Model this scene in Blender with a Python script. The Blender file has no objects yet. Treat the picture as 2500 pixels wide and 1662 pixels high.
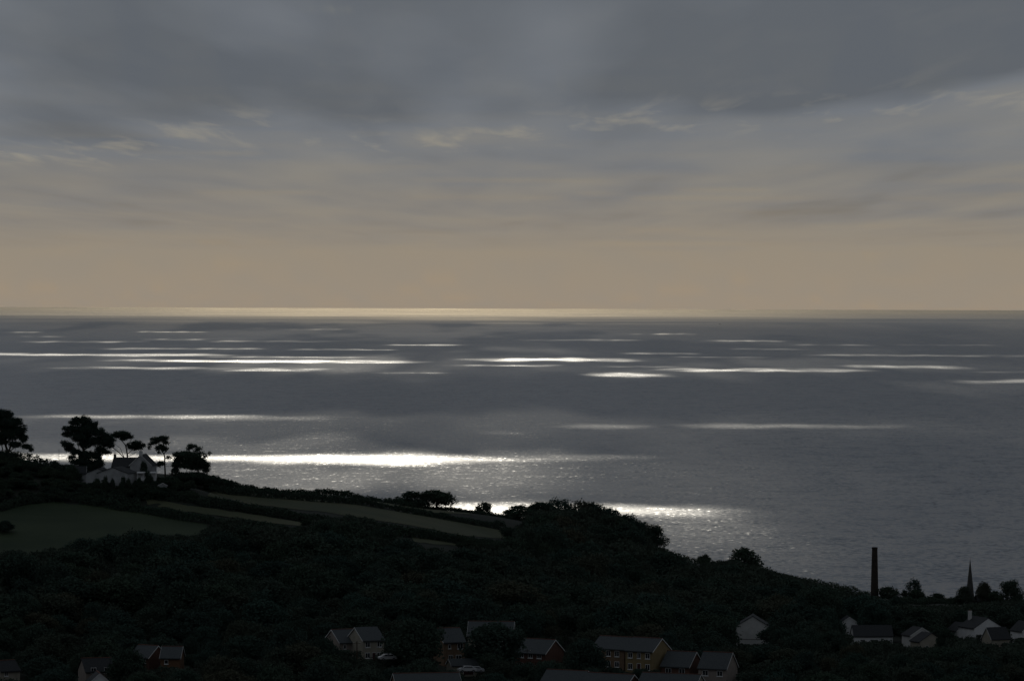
import bpy, bmesh, math, random
import numpy as np
from mathutils import Vector, Matrix, Euler, noise

R = math.radians
scene = bpy.context.scene

# ------------------------------------------------------------------ camera
CAM_Z = 130.0                 # the photographer stands on a hill 130 m above the sea
FPX = 10180.0                 # focal length in pixels of the 2500 px wide photograph (long lens)
cam_data = bpy.data.cameras.new('camera')
cam_data.sensor_width = 36.0
cam_data.lens = 36.0 * FPX / 2500.0
cam_data.clip_start = 1.0
cam_data.clip_end = 900000.0
cam = bpy.data.objects.new('camera', cam_data)
scene.collection.objects.link(cam)
cam.location = (0, 0, CAM_Z)
cam_rot = Euler((R(90) - 82.0 / FPX, 0, 0)).to_matrix() @ Matrix.Rotation(R(0.19), 3, 'Z')
cam.rotation_euler = cam_rot.to_euler()
scene.camera = cam

# ------------------------------------------------------------------ sun, sky light, exposure
SUN_EL = 26.0
SUN_AZ = -1.5                 # degrees to the left of the viewing direction (+Y)
sun_dir = Vector((math.sin(R(SUN_AZ)) * math.cos(R(SUN_EL)), math.cos(R(SUN_AZ)) * math.cos(R(SUN_EL)), math.sin(R(SUN_EL))))
sun_data = bpy.data.lights.new('sun', 'SUN')
sun_data.energy = 5.0
sun_data.angle = R(0.53)
sun_data.color = (1.0, 0.93, 0.80)
sun = bpy.data.objects.new('sun', sun_data)
scene.collection.objects.link(sun)
sun.location = sun_dir * 5000
sun.rotation_euler = (-sun_dir).to_track_quat('-Z', 'Y').to_euler()

world = bpy.data.worlds.new('World')
scene.world = world
world.use_nodes = True
wn = world.node_tree
bg = wn.nodes['Background']
skt = wn.nodes.new('ShaderNodeTexSky')
skt.sky_type = 'NISHITA'
skt.sun_disc = False
skt.sun_elevation = R(SUN_EL)
skt.sun_rotation = R(SUN_AZ)
skt.altitude = 130
skt.air_density = 1.0
skt.dust_density = 0.3
skt.ozone_density = 1.0
wn.links.new(skt.outputs[0], bg.inputs['Color'])
bg.inputs['Strength'].default_value = 0.05

vs = scene.view_settings
vs.view_transform = 'Standard'
vs.look = 'None'
vs.exposure = -1.18         # the photograph is exposed for the glare on the water
vs.gamma = 1.0
vs.use_curve_mapping = False
scene.cycles.max_bounces = 6
scene.cycles.transparent_max_bounces = 12
scene.cycles.use_denoising = True
scene.cycles.sample_clamp_indirect = 4.0

# ------------------------------------------------------------------ helpers
def ray(px, py):
    return cam_rot @ Vector(((px - 1250.0) / FPX, -(py - 831.0) / FPX, -1.0))
def at(px, py, Y):
    d = ray(px, py)
    return Vector((0, 0, CAM_Z)) + d * (Y / d.y)

def new_mat(name):
    m = bpy.data.materials.new(name)
    m.use_nodes = True
    m.node_tree.nodes.clear()
    return m, m.node_tree.nodes, m.node_tree.links

def link(o, parent=None):
    scene.collection.objects.link(o)
    if parent is not None:
        o.parent = parent
    return o

def mesh_np(name, verts, faces, mat=None, smooth=False):
    """verts (n,3) array, faces (m,k) array of equal-size faces"""
    me = bpy.data.meshes.new(name)
    verts = np.asarray(verts, dtype=np.float32); faces = np.asarray(faces, dtype=np.int32)
    n, k = faces.shape
    me.vertices.add(len(verts)); me.vertices.foreach_set('co', verts.ravel())
    me.loops.add(n * k); me.loops.foreach_set('vertex_index', faces.ravel())
    me.polygons.add(n)
    me.polygons.foreach_set('loop_start', np.arange(0, n * k, k, dtype=np.int32))
    me.update(calc_edges=True)
    if smooth:
        me.polygons.foreach_set('use_smooth', np.ones(n, dtype=bool))
    if mat: me.materials.append(mat)
    return me

def vnoise(x, y, seed=0):
    """smooth value noise on arrays, range 0..1"""
    xi = np.floor(x).astype(np.int64); yi = np.floor(y).astype(np.int64)
    fx = x - xi; fy = y - yi
    fx = fx * fx * (3 - 2 * fx); fy = fy * fy * (3 - 2 * fy)
    def h(a, b):
        n = (a * 374761393 + b * 668265263 + seed * 1274126177) & 0x7fffffff
        n = ((n ^ (n >> 13)) * 1274126177) & 0x7fffffff
        n = n ^ (n >> 16)
        return (n & 0xffff) / 65535.0
    return (h(xi, yi) * (1 - fx) + h(xi + 1, yi) * fx) * (1 - fy) + (h(xi, yi + 1) * (1 - fx) + h(xi + 1, yi + 1) * fx) * fy
def fbm(x, y, seed=0, octv=4):
    s = 0; a = 0.5; t = 0
    for i in range(octv):
        s = s + a * vnoise(x, y, seed + i * 17); t += a; a *= 0.5; x = x * 2.03 + 11.3; y = y * 2.03 + 7.7
    return s / t
def sstep(a, b, x):
    t = np.clip((x - a) / (b - a), 0, 1)
    return t * t * (3 - 2 * t)

# ------------------------------------------------------------------ the overcast: a cloud deck lit from above by the sun, with breaks in it
DECK_H = 2100.0
HAZE_VEIL = (0.77, 0.725, 0.66, 1)  # warm horizon haze, put into the far deck's colour
OFF = Vector((sun_dir.x, sun_dir.y)) * (DECK_H / sun_dir.z)     # a break lights the sea this far back from below it
# breaks: where their sunlight falls on the sea, as (x0, x1 across, distance, half depth, openness), metres
def brk(px0, px1, py, ht, s):
    dy = py - 749.0 - (0.5 * (px0 + px1) - 1250) * 0.0033
    d = CAM_Z * FPX / dy
    if py < 915: ht *= 0.62; px0 -= 40; px1 += 40
    return ((px0 - 1250) / FPX * d, (px1 - 1250) / FPX * d, d, ht * d / dy, s)
BREAKS = [brk(*b) for b in (
    (-700, 1300, 1118, 8.0, 1.0), (1180, 1620, 1116, 4, .12), (200, 1500, 1150, 44, .085), (-500, 1000, 1092, 28, .05),
    (960, 1800, 1246, 8.5, 1.0), (1050, 2000, 1275, 36, .11), (1450, 2150, 1330, 70, .05),
    (40, 660, 1017, 2.6, .40), (480, 820, 1021, 5, .10), (-700, 760, 1030, 14, .035),
    (1650, 2260, 1040, 4.2, .24), (1360, 1600, 1040, 4, .14), (1900, 2600, 1050, 18, .03), (1200, 1260, 1056, 2, .10),
    (2330, 3100, 932, 4.5, .9), (2200, 2700, 948, 16, .05),
    (-800, 540, 865, 3.6, .85), (270, 960, 881, 3.2, .85), (600, 1000, 884, 2.6, .6), (140, 820, 899, 3.4, .35), (590, 740, 904, 2, .6), (960, 1060, 910, 1.6, .25),
    (100, 330, 834, 2.2, .5), (260, 600, 851, 2.0, .55), (380, 470, 829, 1.5, .4), (500, 800, 833, 1.8, .35), (740, 930, 853, 1.6, .3), (520, 900, 872, 1.8, .35),
    (980, 1090, 842, 1.5, .6), (360, 480, 810, 1.3, .4), (0, 70, 811, 1.3, .45), (60, 160, 821, 1.2, .3), (700, 820, 804, 1.2, .2),
    (1170, 1530, 878, 4.2, .9), (1130, 1330, 892, 2.0, .4), (1440, 1640, 915, 3.2, .6), (1660, 2090, 904, 4.2, .9), (1820, 2000, 900, 2, .4),
    (2080, 2330, 895, 4.5, .75), (1980, 2600, 868, 2.4, .5), (1550, 1680, 863, 2, .3), (1680, 1850, 872, 2, .3), (1820, 1960, 852, 1.6, .3),
    (1250, 1540, 830, 1.8, .4), (1760, 1900, 832, 1.6, .5), (1970, 2100, 842, 1.4, .35), (1560, 1660, 815, 1.2, .35), (2200, 2420, 842, 1.3, .25),
    (2380, 2600, 908, 2.2, .3), (1500, 1640, 895, 2.0, .2), (-900, 1500, 880, 30, .05), (900, 3200, 892, 30, .05), (1250, 2300, 1180, 60, .028), (1800, 2700, 1330, 90, .015), (-900, 2900, 1050, 40, .018), (-400, 2900, 842, 24, .03),
)]
def openness(sx, sy):
    """how open the cloud is, for the point of the sea its sunlight would reach"""
    t = np.zeros_like(sx)
    for i, (x0, x1, d, b, s) in enumerate(BREAKS):
        cx = 0.5 * (x0 + x1); a = 0.5 * (x1 - x0)
        far_ = d > 8000
        u = (sx - cx) / a
        m = (np.abs(u) < 1.6) & (np.abs(sy - d) < b * 3.5)
        if not m.any(): continue
        uu = u[m]; xx = sx[m]; yy = sy[m]
        wob = (fbm(xx / (a * 0.22), yy / (b * 6), 40 + i, 4) - 0.5)
        thick = b * (0.35 + 1.3 * fbm(xx / (a * 0.3), yy * 0 + i, 90 + i, 3)) * np.sqrt(np.clip(1.3 - np.abs(uu) ** 4, 0.08, 1)) * (0.6 + 0.8 * fbm(xx / (a * 0.06), yy * 0 + i, 190 + i, 3))
        v = (yy - d - wob * b * 1.7 - b * 0.9 * (fbm(xx / (a * .07), yy / (b * 1.5), 260 + i, 3) - .5)) / thick
        core = 1 - sstep(0.55, 1.5, np.abs(v))
        fadex = 1 - sstep(0.45, 1.15, np.abs(uu + 0.35 * (fbm(xx / (a * .2), yy / (b * 2), 7 + i, 3) - .5)))
        halo = 0.09 * (1 - sstep(0.3, 3.2, np.abs(v)))
        fadex = fadex * (0.45 + 0.55 * sstep(.3, .55, fbm(xx / (a * .1), yy / (b * 2.2), 340 + i, 3)) if s < .6 else 1.0)
        if far_: fadex = fadex * (0.25 + 0.75 * sstep(.34, .62, fbm(xx / (a * .16), yy / (b * 1.6), 140 + i, 4)))
        t[m] = np.maximum(t[m], s * fadex * (core + halo * (s > .3)))
    # the deck breaks up and ends far out: long thin gaps, then open sky
    far = sstep(30000, 62000, sy + 16000 * (fbm(sx / 9000, sy / 2600, 301, 4) - 0.5))
    st = fbm(sx / 4200, sy / 900, 311, 4)
    t = np.maximum(t, sstep(0.50, 0.75, st) * far * 0.22)
    r = np.hypot(sx, sy)
    t = np.maximum(t, 0.16 * sstep(38000, 62000, r + 30000 * (fbm(sx / 2600, sy / 5000, 611, 4) - .5)) * (0.7 + 0.6 * fbm(sx / 1800, sy / 7000, 631, 3)))
    t = np.maximum(t, 0.022 * sstep(9000, 22000, sy) * (0.6 + 0.8 * fbm(sx / 6000, sy / 2500, 77, 3)) + 0.05 * sstep(20000, 44000, sy) * sstep(.35, .7, fbm(sx / 2500, sy / 2200, 79, 4)))
    # ragged inside: the far breaks are full of shreds of cloud
    rag = fbm(sx / (90 + sy / 90), sy / (40 + sy / 45), 517, 4)
    t = t * (1 - sstep(9000, 15000, sy) * (1 - sstep(30000, 40000, sy)) * sstep(0.62, 0.36, rag) * 0.85)
    return t
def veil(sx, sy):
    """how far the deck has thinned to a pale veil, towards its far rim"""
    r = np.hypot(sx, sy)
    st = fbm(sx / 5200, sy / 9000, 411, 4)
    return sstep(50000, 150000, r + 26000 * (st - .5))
def bank(sx, sy):
    """the nearer, thicker bank of cloud and the ragged rim where it gives way to a paler one"""
    q = sy + 15000 * (fbm(sx / 2600 + 3.3, sy / 50000, 431, 4) - .5) + 1.1 * np.clip(sx, -7000, 7000)
    near = (1 - sstep(33000, 43000, q)) * (0.75 + 0.6 * sstep(-2000, 5000, sx))
    rim = np.exp(-((q - 41500) / 4200.0) ** 2)
    return near, rim

def build_sky():
    # rings: close set where the breaks lie, wide elsewhere
    dys = np.concatenate([np.arange(9, 40, 0.8), np.arange(40, 540, 1.5)])
    rad = np.concatenate([[50, 300, 700, 1200, 1800, 2200], np.sort(CAM_Z * FPX / dys), [190000, 250000, 300000, 350000, 400000, 450000, 520000]])
    ang = np.concatenate([np.linspace(-180, -10, 50, endpoint=False), np.linspace(-10, 10, 300, endpoint=False), np.linspace(10, 180, 50, endpoint=False)])
    A, Rr = np.meshgrid(np.radians(ang), rad)
    sx = Rr * np.sin(A); sy = Rr * np.cos(A)
    X = sx + OFF.x; Y = sy + OFF.y
    Z = DECK_H - (DECK_H + 400) * sstep(180000, 520000, Rr)
    t = openness(sx, sy)
    nr, na = X.shape
    V = np.stack([X, Y, Z], -1).reshape(-1, 3)
    i = np.arange(nr - 1)[:, None] * na; j = np.arange(na)[None, :]; j2 = (j + 1) % na
    Fq = np.stack([i + j, i + na + j, i + na + j2, i + j2], -1).reshape(-1, 4)
    me = mesh_np('sky', V, Fq, smooth=True)
    at_ = me.attributes.new('openness', 'FLOAT', 'POINT')
    at_.data.foreach_set('value', t.ravel().astype(np.float32))
    at_ = me.attributes.new('horizon_haze', 'FLOAT', 'POINT')
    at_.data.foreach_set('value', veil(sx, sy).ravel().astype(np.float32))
    near, rim = bank(sx, sy)
    for nm, arr in (('bank', near), ('rim', rim), ('far_haze', sstep(9000, 45000, np.hypot(sx, sy)))):
        at_ = me.attributes.new(nm, 'FLOAT', 'POINT'); at_.data.foreach_set('value', arr.ravel().astype(np.float32))
    m, N, L = new_mat('cloud')
    out = N.new('ShaderNodeOutputMaterial'); mix = N.new('ShaderNodeMixShader')
    tr = N.new('ShaderNodeBsdfTransparent'); tl = N.new('ShaderNodeBsdfTranslucent')
    at2 = N.new('ShaderNodeAttribute'); at2.attribute_name = 'openness'
    # the sun reddens through the long thin veil far out
    av = N.new('ShaderNodeAttribute'); av.attribute_name = 'far_haze'
    tcol = N.new('ShaderNodeMixRGB'); tcol.inputs[1].default_value = (1, 1, 1, 1); tcol.inputs[2].default_value = (1.0, 0.85, 0.62, 1)
    L.new(av.outputs['Fac'], tcol.inputs[0]); L.new(tcol.outputs[0], tr.inputs['Color'])
    tc = N.new('ShaderNodeTexCoord')
    def noise_(sc, detail, rough, dist=0.0):
        mp = N.new('ShaderNodeMapping'); mp.inputs['Scale'].default_value = sc
        L.new(tc.outputs['Object'], mp.inputs['Vector'])
        n = N.new('ShaderNodeTexNoise'); n.inputs['Scale'].default_value = 1.0
        n.inputs['Detail'].default_value = detail; n.inputs['Roughness'].default_value = rough; n.inputs['Distortion'].default_value = dist
        L.new(mp.outputs[0], n.inputs['Vector'])
        return n.outputs['Fac']
    def math_(op, a, b):
        n = N.new('ShaderNodeMath'); n.operation = op
        for k, v in ((0, a), (1, b)):
            if isinstance(v, (int, float)): n.inputs[k].default_value = v
            else: L.new(v, n.inputs[k])
        return n.outputs[0]
    big = noise_((1 / 2500, 1 / 24000, 0), 2.0, 0.5, 0.3)
    fine = noise_((1 / 800, 1 / 6000, 0), 3.0, 0.5, 0.3)
    wis = noise_((1 / 620, 1 / 5000, 0), 3.5, 0.55, 0.35)
    v = math_('ADD', math_('MULTIPLY', big, 0.87), math_('MULTIPLY', fine, 0.13))
    ab = N.new('ShaderNodeAttribute'); ab.attribute_name = 'bank'
    ar = N.new('ShaderNodeAttribute'); ar.attribute_name = 'rim'
    v = math_('SUBTRACT', v, math_('MULTIPLY', math_('SUBTRACT', ab.outputs['Fac'], 0.30), 0.22))
    ramp = N.new('ShaderNodeValToRGB')
    e = ramp.color_ramp.elements
    e[0].position = 0.32; e[0].color = (0.33, 0.375, 0.45, 1)
    e[1].position = 0.70; e[1].color = (0.62, 0.64, 0.67, 1)
    mid = e.new(0.5); mid.color = (0.48, 0.535, 0.63, 1)
    L.new(v, ramp.inputs[0])
    # thin wisps pass more of the warm light
    wr = N.new('ShaderNodeMapRange'); wr.inputs[1].default_value = 0.52; wr.inputs[2].default_value = 0.76
    L.new(wis, wr.inputs[0])
    mc = N.new('ShaderNodeMixRGB'); mc.inputs[2].default_value = (0.92, 0.87, 0.76, 1)
    L.new(math_('MULTIPLY', wr.outputs[0], math_('ADD', math_('MULTIPLY', ar.outputs['Fac'], 0.80), 0.05)), mc.inputs[0]); L.new(ramp.outputs[0], mc.inputs[1])
    at3 = N.new('ShaderNodeAttribute'); at3.attribute_name = 'horizon_haze'
    mv = N.new('ShaderNodeMixRGB'); mv.inputs[2].default_value = HAZE_VEIL
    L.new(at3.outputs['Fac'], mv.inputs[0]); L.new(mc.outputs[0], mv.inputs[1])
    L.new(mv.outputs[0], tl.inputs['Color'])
    L.new(at2.outputs['Fac'], mix.inputs[0]); L.new(tl.outputs[0], mix.inputs[1]); L.new(tr.outputs[0], mix.inputs[2])
    L.new(mix.outputs[0], out.inputs['Surface'])
    me.materials.append(m)
    o = link(bpy.data.objects.new('sky', me)); o['kind'] = 'structure'
    return o
build_sky()

# ------------------------------------------------------------------ sea
def build_sea():
    ys = [-3000, 0, 1400, 3000, 8000, 20000, 60000, 150000, 300000]
    V = []; F = []
    for y in ys:
        w = 6000 + abs(y) * 0.35
        for x in np.linspace(-w, w, 9): V.append((x, y, 0))
    for i in range(len(ys) - 1):
        for j in range(8): F.append((i * 9 + j, i * 9 + j + 1, i * 9 + j + 10, i * 9 + j + 9))
    m, N, L = new_mat('sea_water')
    out = N.new('ShaderNodeOutputMaterial')
    p = N.new('ShaderNodeBsdfPrincipled')
    p.inputs['Base Color'].default_value = (0.03, 0.05, 0.075, 1)
    p.inputs['Roughness'].default_value = SEA_ROUGH
    p.inputs['IOR'].default_value = 1.42
    tc = N.new('ShaderNodeTexCoord')
    acc = None
    for sc, kx, ky in (((1 / 3.2, 1 / 7, 1), 0.62, 0.62), ((1 / 22, 1 / 36, 1), .25, .3), ((1 / 700, 1 / 900, 1), .0, .06)):
        mp = N.new('ShaderNodeMapping'); mp.inputs['Scale'].default_value = sc; mp.inputs['Rotation'].default_value = (0, 0, R(6))
        L.new(tc.outputs['Object'], mp.inputs['Vector'])
        n = N.new('ShaderNodeTexNoise'); n.inputs['Scale'].default_value = 1; n.inputs['Detail'].default_value = 3; n.inputs['Roughness'].default_value = 0.5
        L.new(mp.outputs[0], n.inputs['Vector'])
        v = N.new('ShaderNodeVectorMath'); v.operation = 'SUBTRACT'; v.inputs[1].default_value = (.5, .5, .5); L.new(n.outputs['Color'], v.inputs[0])
        w = N.new('ShaderNodeVectorMath'); w.operation = 'MULTIPLY_ADD'; w.inputs[1].default_value = (kx, ky, 0); L.new(v.outputs[0], w.inputs[0])
        if acc is None: w.inputs[2].default_value = (0, 0, 1)
        else: L.new(acc.outputs[0], w.inputs[2])
        acc = w
    nm = N.new('ShaderNodeVectorMath'); nm.operation = 'NORMALIZE'; L.new(acc.outputs[0], nm.inputs[0])
    L.new(nm.outputs[0], p.inputs['Normal'])
    L.new(p.outputs[0], out.inputs['Surface'])
    me = mesh_np('sea', V, F, m)
    o = link(bpy.data.objects.new('sea', me)); o['kind'] = 'structure'
SEA_ROUGH = 0.27
build_sea()

# ------------------------------------------------------------------ materials
def stuff_mat(name, c1, c2, scale=1.0, rough=0.9, bump=0.0, spec=0.2, coord='Object', detail=4):
    m, N, L = new_mat(name)
    out = N.new('ShaderNodeOutputMaterial'); p = N.new('ShaderNodeBsdfPrincipled')
    p.inputs['Roughness'].default_value = rough
    p.inputs['Specular IOR Level'].default_value = spec
    tc = N.new('ShaderNodeTexCoord'); n = N.new('ShaderNodeTexNoise')
    n.inputs['Scale'].default_value = scale; n.inputs['Detail'].default_value = detail
    L.new(tc.outputs[coord], n.inputs['Vector'])
    r = N.new('ShaderNodeValToRGB')
    r.color_ramp.elements[0].position = 0.35; r.color_ramp.elements[0].color = (*c1, 1)
    r.color_ramp.elements[1].position = 0.65; r.color_ramp.elements[1].color = (*c2, 1)
    L.new(n.outputs['Fac'], r.inputs[0]); L.new(r.outputs[0], p.inputs['Base Color'])
    if bump:
        b = N.new('ShaderNodeBump'); b.inputs['Distance'].default_value = bump; b.inputs['Strength'].default_value = 0.6
        L.new(n.outputs['Fac'], b.inputs['Height']); L.new(b.outputs[0], p.inputs['Normal'])
    L.new(p.outputs[0], out.inputs['Surface'])
    return m

def leaf_mat(name, cols):
    """foliage: each plant takes its own tone from the list, with patches inside"""
    m, N, L = new_mat(name)
    out = N.new('ShaderNodeOutputMaterial')
    d = N.new('ShaderNodeBsdfDiffuse'); t = N.new('ShaderNodeBsdfTranslucent'); mx = N.new('ShaderNodeMixShader')
    mx.inputs[0].default_value = 0.2
    oi = N.new('ShaderNodeObjectInfo')
    r = N.new('ShaderNodeValToRGB'); r.color_ramp.interpolation = 'LINEAR'
    e = r.color_ramp.elements
    e[0].position = 0; e[0].color = (*cols[0], 1); e[1].position = 1; e[1].color = (*cols[-1], 1)
    for i, c in enumerate(cols[1:-1]):
        k = e.new((i + 1) / (len(cols) - 1)); k.color = (*c, 1)
    L.new(oi.outputs['Random'], r.inputs[0])
    tc = N.new('ShaderNodeTexCoord'); n = N.new('ShaderNodeTexNoise'); n.inputs['Scale'].default_value = 0.55
    L.new(tc.outputs['Object'], n.inputs['Vector'])
    mr = N.new('ShaderNodeMapRange'); mr.inputs[1].default_value = .3; mr.inputs[2].default_value = .7; mr.inputs[3].default_value = 0.82; mr.inputs[4].default_value = 1.18
    L.new(n.outputs['Fac'], mr.inputs[0])
    mul = N.new('ShaderNodeMixRGB'); mul.blend_type = 'MULTIPLY'; mul.inputs[0].default_value = 1
    L.new(r.outputs[0], mul.inputs[1]); L.new(mr.outputs[0], mul.inputs[2])
    L.new(mul.outputs[0], d.inputs[0]); L.new(mul.outputs[0], t.inputs[0])
    L.new(d.outputs[0], mx.inputs[1]); L.new(t.outputs[0], mx.inputs[2]); L.new(mx.outputs[0], out.inputs['Surface'])
    return m

M = {}
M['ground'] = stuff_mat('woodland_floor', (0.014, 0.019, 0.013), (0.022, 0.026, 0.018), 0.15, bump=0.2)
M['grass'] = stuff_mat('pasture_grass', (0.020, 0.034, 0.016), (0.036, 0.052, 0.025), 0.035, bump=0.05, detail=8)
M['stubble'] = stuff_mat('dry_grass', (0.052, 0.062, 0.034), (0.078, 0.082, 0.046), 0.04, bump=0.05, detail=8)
M['bark'] = stuff_mat('bark', (0.035, 0.028, 0.022), (0.06, 0.05, 0.04), 2.0)
M['leaf'] = leaf_mat('broadleaf_foliage', [(0.043, 0.067, 0.054), (0.056, 0.080, 0.056), (0.042, 0.066, 0.056), (0.056, 0.078, 0.058), (0.046, 0.078, 0.064), (0.072, 0.074, 0.052), (0.042, 0.070, 0.058)])  # foliage tones carry some bluish lift of distance haze in their colour
M['evergreen'] = leaf_mat('evergreen_foliage', [(0.034, 0.056, 0.044), (0.044, 0.066, 0.048), (0.036, 0.058, 0.048)])
M['hedge'] = leaf_mat('hedge_foliage', [(0.042, 0.066, 0.048), (0.054, 0.074, 0.050), (0.044, 0.064, 0.050)])
M['slate'] = stuff_mat('slate', (0.048, 0.056, 0.060), (0.068, 0.076, 0.078), 3.0, rough=0.7, spec=0.2)
M['dark_slate'] = stuff_mat('dark_slate', (0.022, 0.025, 0.027), (0.034, 0.036, 0.038), 3.0, rough=0.75, spec=0.2)
M['ridge'] = stuff_mat('clay_ridge', (0.10, 0.045, 0.035), (0.15, 0.07, 0.05), 2.0)
M['white'] = stuff_mat('white_render', (0.580, 0.580, 0.570), (0.680, 0.680, 0.670), 0.6)
M['old_white'] = stuff_mat('weathered_white_render', (0.27, 0.275, 0.275), (0.36, 0.365, 0.365), 0.5)
M['cream'] = stuff_mat('cream_render', (0.250, 0.230, 0.185), (0.310, 0.285, 0.230), 0.6)
M['grey_render'] = stuff_mat('pale_grey_render', (0.450, 0.450, 0.430), (0.540, 0.540, 0.520), 0.6)
M['yellow'] = stuff_mat('ochre_render', (0.190, 0.145, 0.075), (0.235, 0.180, 0.095), 0.6)
M['tan'] = stuff_mat('tan_brick', (0.150, 0.100, 0.065), (0.190, 0.130, 0.085), 2.5)
M['pink'] = stuff_mat('pale_pink_render', (0.220, 0.190, 0.165), (0.270, 0.230, 0.200), 0.6)
M['brick'] = stuff_mat('red_brick', (0.085, 0.046, 0.035), (0.118, 0.062, 0.046), 2.5)
M['orange'] = stuff_mat('orange_brick', (0.120, 0.066, 0.038), (0.150, 0.085, 0.050), 2.5)
M['frame'] = stuff_mat('white_paint', (0.576, 0.576, 0.560), (0.640, 0.640, 0.624), 1.0, rough=0.5)
M['pane'] = stuff_mat('window_glass', (0.012, 0.014, 0.018), (0.02, 0.022, 0.026), 1.0, rough=0.08, spec=0.6)
M['door'] = stuff_mat('door_paint', (0.05, 0.02, 0.02), (0.07, 0.03, 0.03), 1.0, rough=0.5)
M['gutter'] = stuff_mat('black_plastic', (0.02, 0.02, 0.02), (0.03, 0.03, 0.03), 1.0, rough=0.5)
M['stack'] = stuff_mat('sooty_brick', (0.028, 0.023, 0.020), (0.047, 0.039, 0.032), 0.8, bump=0.05)
M['stone'] = stuff_mat('grey_stone', (0.052, 0.052, 0.049), (0.077, 0.077, 0.070), 1.2, bump=0.05)
M['metal'] = stuff_mat('galvanised_steel', (0.10, 0.10, 0.11), (0.14, 0.14, 0.15), 1.0, rough=0.5)
M['wood'] = stuff_mat('weathered_wood', (0.06, 0.045, 0.03), (0.09, 0.07, 0.05), 2.0)
M['teal'] = stuff_mat('teal_paint', (0.03, 0.12, 0.13), (0.04, 0.15, 0.16), 1.0)
M['tarmac'] = stuff_mat('tarmac', (0.04, 0.04, 0.042), (0.055, 0.055, 0.057), 0.8)
M['car_white'] = stuff_mat('white_car_paint', (0.420, 0.420, 0.420), (0.460, 0.460, 0.460), 0.5, rough=0.25, spec=0.6)
M['car_silver'] = stuff_mat('silver_car_paint', (0.280, 0.290, 0.300), (0.320, 0.330, 0.340), 0.5, rough=0.25, spec=0.6)
M['tyre'] = stuff_mat('tyre_rubber', (0.015, 0.015, 0.015), (0.022, 0.022, 0.022), 3.0)
M['hull'] = stuff_mat('dark_hull_paint', (0.02, 0.022, 0.03), (0.03, 0.032, 0.04), 1.0, rough=0.4)

# ------------------------------------------------------------------ houses: where they stand (needed by the terrain too)
# name, px, py of the ridge's middle, distance, turn (deg), length along ridge, depth, eaves, ridge height
HOUSES = {}
def H(key, px, py, Y, rot, w, d, e, r, **kw):
    p = at(px, py, Y)
    HOUSES[key] = dict(p=Vector((p.x, p.y, p.z - r)), rot=R(rot), w=w, d=d, e=e, r=r, **kw)
# the white house on the hill and its wings (7.9-8.1 px per metre)
H('hill_main', 312, 1117, 1284, -6, 8.5, 7.0, 4.6, 7.2, wall='old_white', roof='dark_slate')
H('hill_gable', 350, 1109, 1281, -97, 8.0, 6.6, 4.9, 8.0, wall='old_white', roof='dark_slate')
H('hill_front', 287, 1140, 1265, -106, 8.0, 9.6, 3.7, 5.4, wall='old_white', roof='dark_slate')
H('hill_left', 246, 1143, 1270, -102, 6.0, 7.6, 3.3, 4.8, wall='old_white', roof='dark_slate')
H('hill_cottage', 186, 1139, 1280, 4, 6.0, 5.0, 2.6, 4.4, wall='old_white', roof='dark_slate')
H('hill_shed', 398, 1179, 1258, -90, 2.4, 2.4, .5, 1.1, wall='old_white', roof='slate')
# new houses in the valley (about 10.7 px per metre)
H('pair_right', 893, 1531, 962, 28, 5.4, 8.2, 5.0, 7.6, wall='cream', roof='slate')
H('pair_left', 842, 1536, 966, 28, 6.6, 8.2, 4.2, 6.8, wall='pink', roof='slate')
H('tall', 1095, 1533, 955, 22, 5.2, 7.6, 5.0, 7.8, wall='tan', roof='slate')
H('tall_garage', 1128, 1608, 940, 16, 6.0, 4.6, 2.2, 3.4, wall='cream', roof='slate')
H('behind_tree', 1200, 1517, 985, -4, 10.5, 9.0, 4.6, 7.6, wall='cream', roof='slate')
H('brick_side', 1318, 1560, 965, -33, 8.2, 8.0, 4.6, 7.4, wall='brick', roof='slate')
H('tan_house', 1506, 1554, 955, -33, 8.6, 7.6, 5.0, 7.4, wall='tan', roof='slate')
H('ochre_house', 1582, 1557, 948, -33, 7.2, 7.8, 5.0, 7.6, wall='yellow', roof='slate')
H('red_cottage', 1665, 1590, 945, -28, 7.0, 7.0, 3.6, 6.6, wall='brick', roof='slate')
H('pink_cottage', 1753, 1592, 940, -25, 6.8, 6.6, 3.6, 6.8, wall='pink', roof='slate')
H('front_a', 1386, 1636, 905, -25, 9.5, 7.5, 4.4, 6.8, wall='cream', roof='slate')
H('front_b', 1492, 1644, 898, -30, 11.0, 7.5, 4.4, 6.8, wall='brick', roof='slate')
H('front_c', 1640, 1644, 893, -22, 13.0, 7.5, 4.4, 6.8, wall='cream', roof='slate')
H('front_d', 1040, 1643, 890, 12, 14.0, 8.0, 4.4, 7.0, wall='tan', roof='slate')
H('red_left', 362, 1575, 945, -33, 5.4, 6.8, 4.6, 7.0, wall='brick', roof='slate')
H('orange_left', 421, 1578, 940, -4, 4.4, 6.4, 4.4, 6.6, wall='orange', roof='slate')
H('purple_roof', 235, 1606, 925, 20, 6.5, 7.0, 3.8, 6.4, wall='pink', roof='dark_slate')
H('white_end', 240, 1641, 905, -78, 6.0, 5.6, 3.6, 6.0, wall='white', roof='dark_slate')
H('edge_left', 10, 1612, 935, 36, 5.0, 5.5, 4.2, 6.2, wall='cream', roof='dark_slate')
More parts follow.
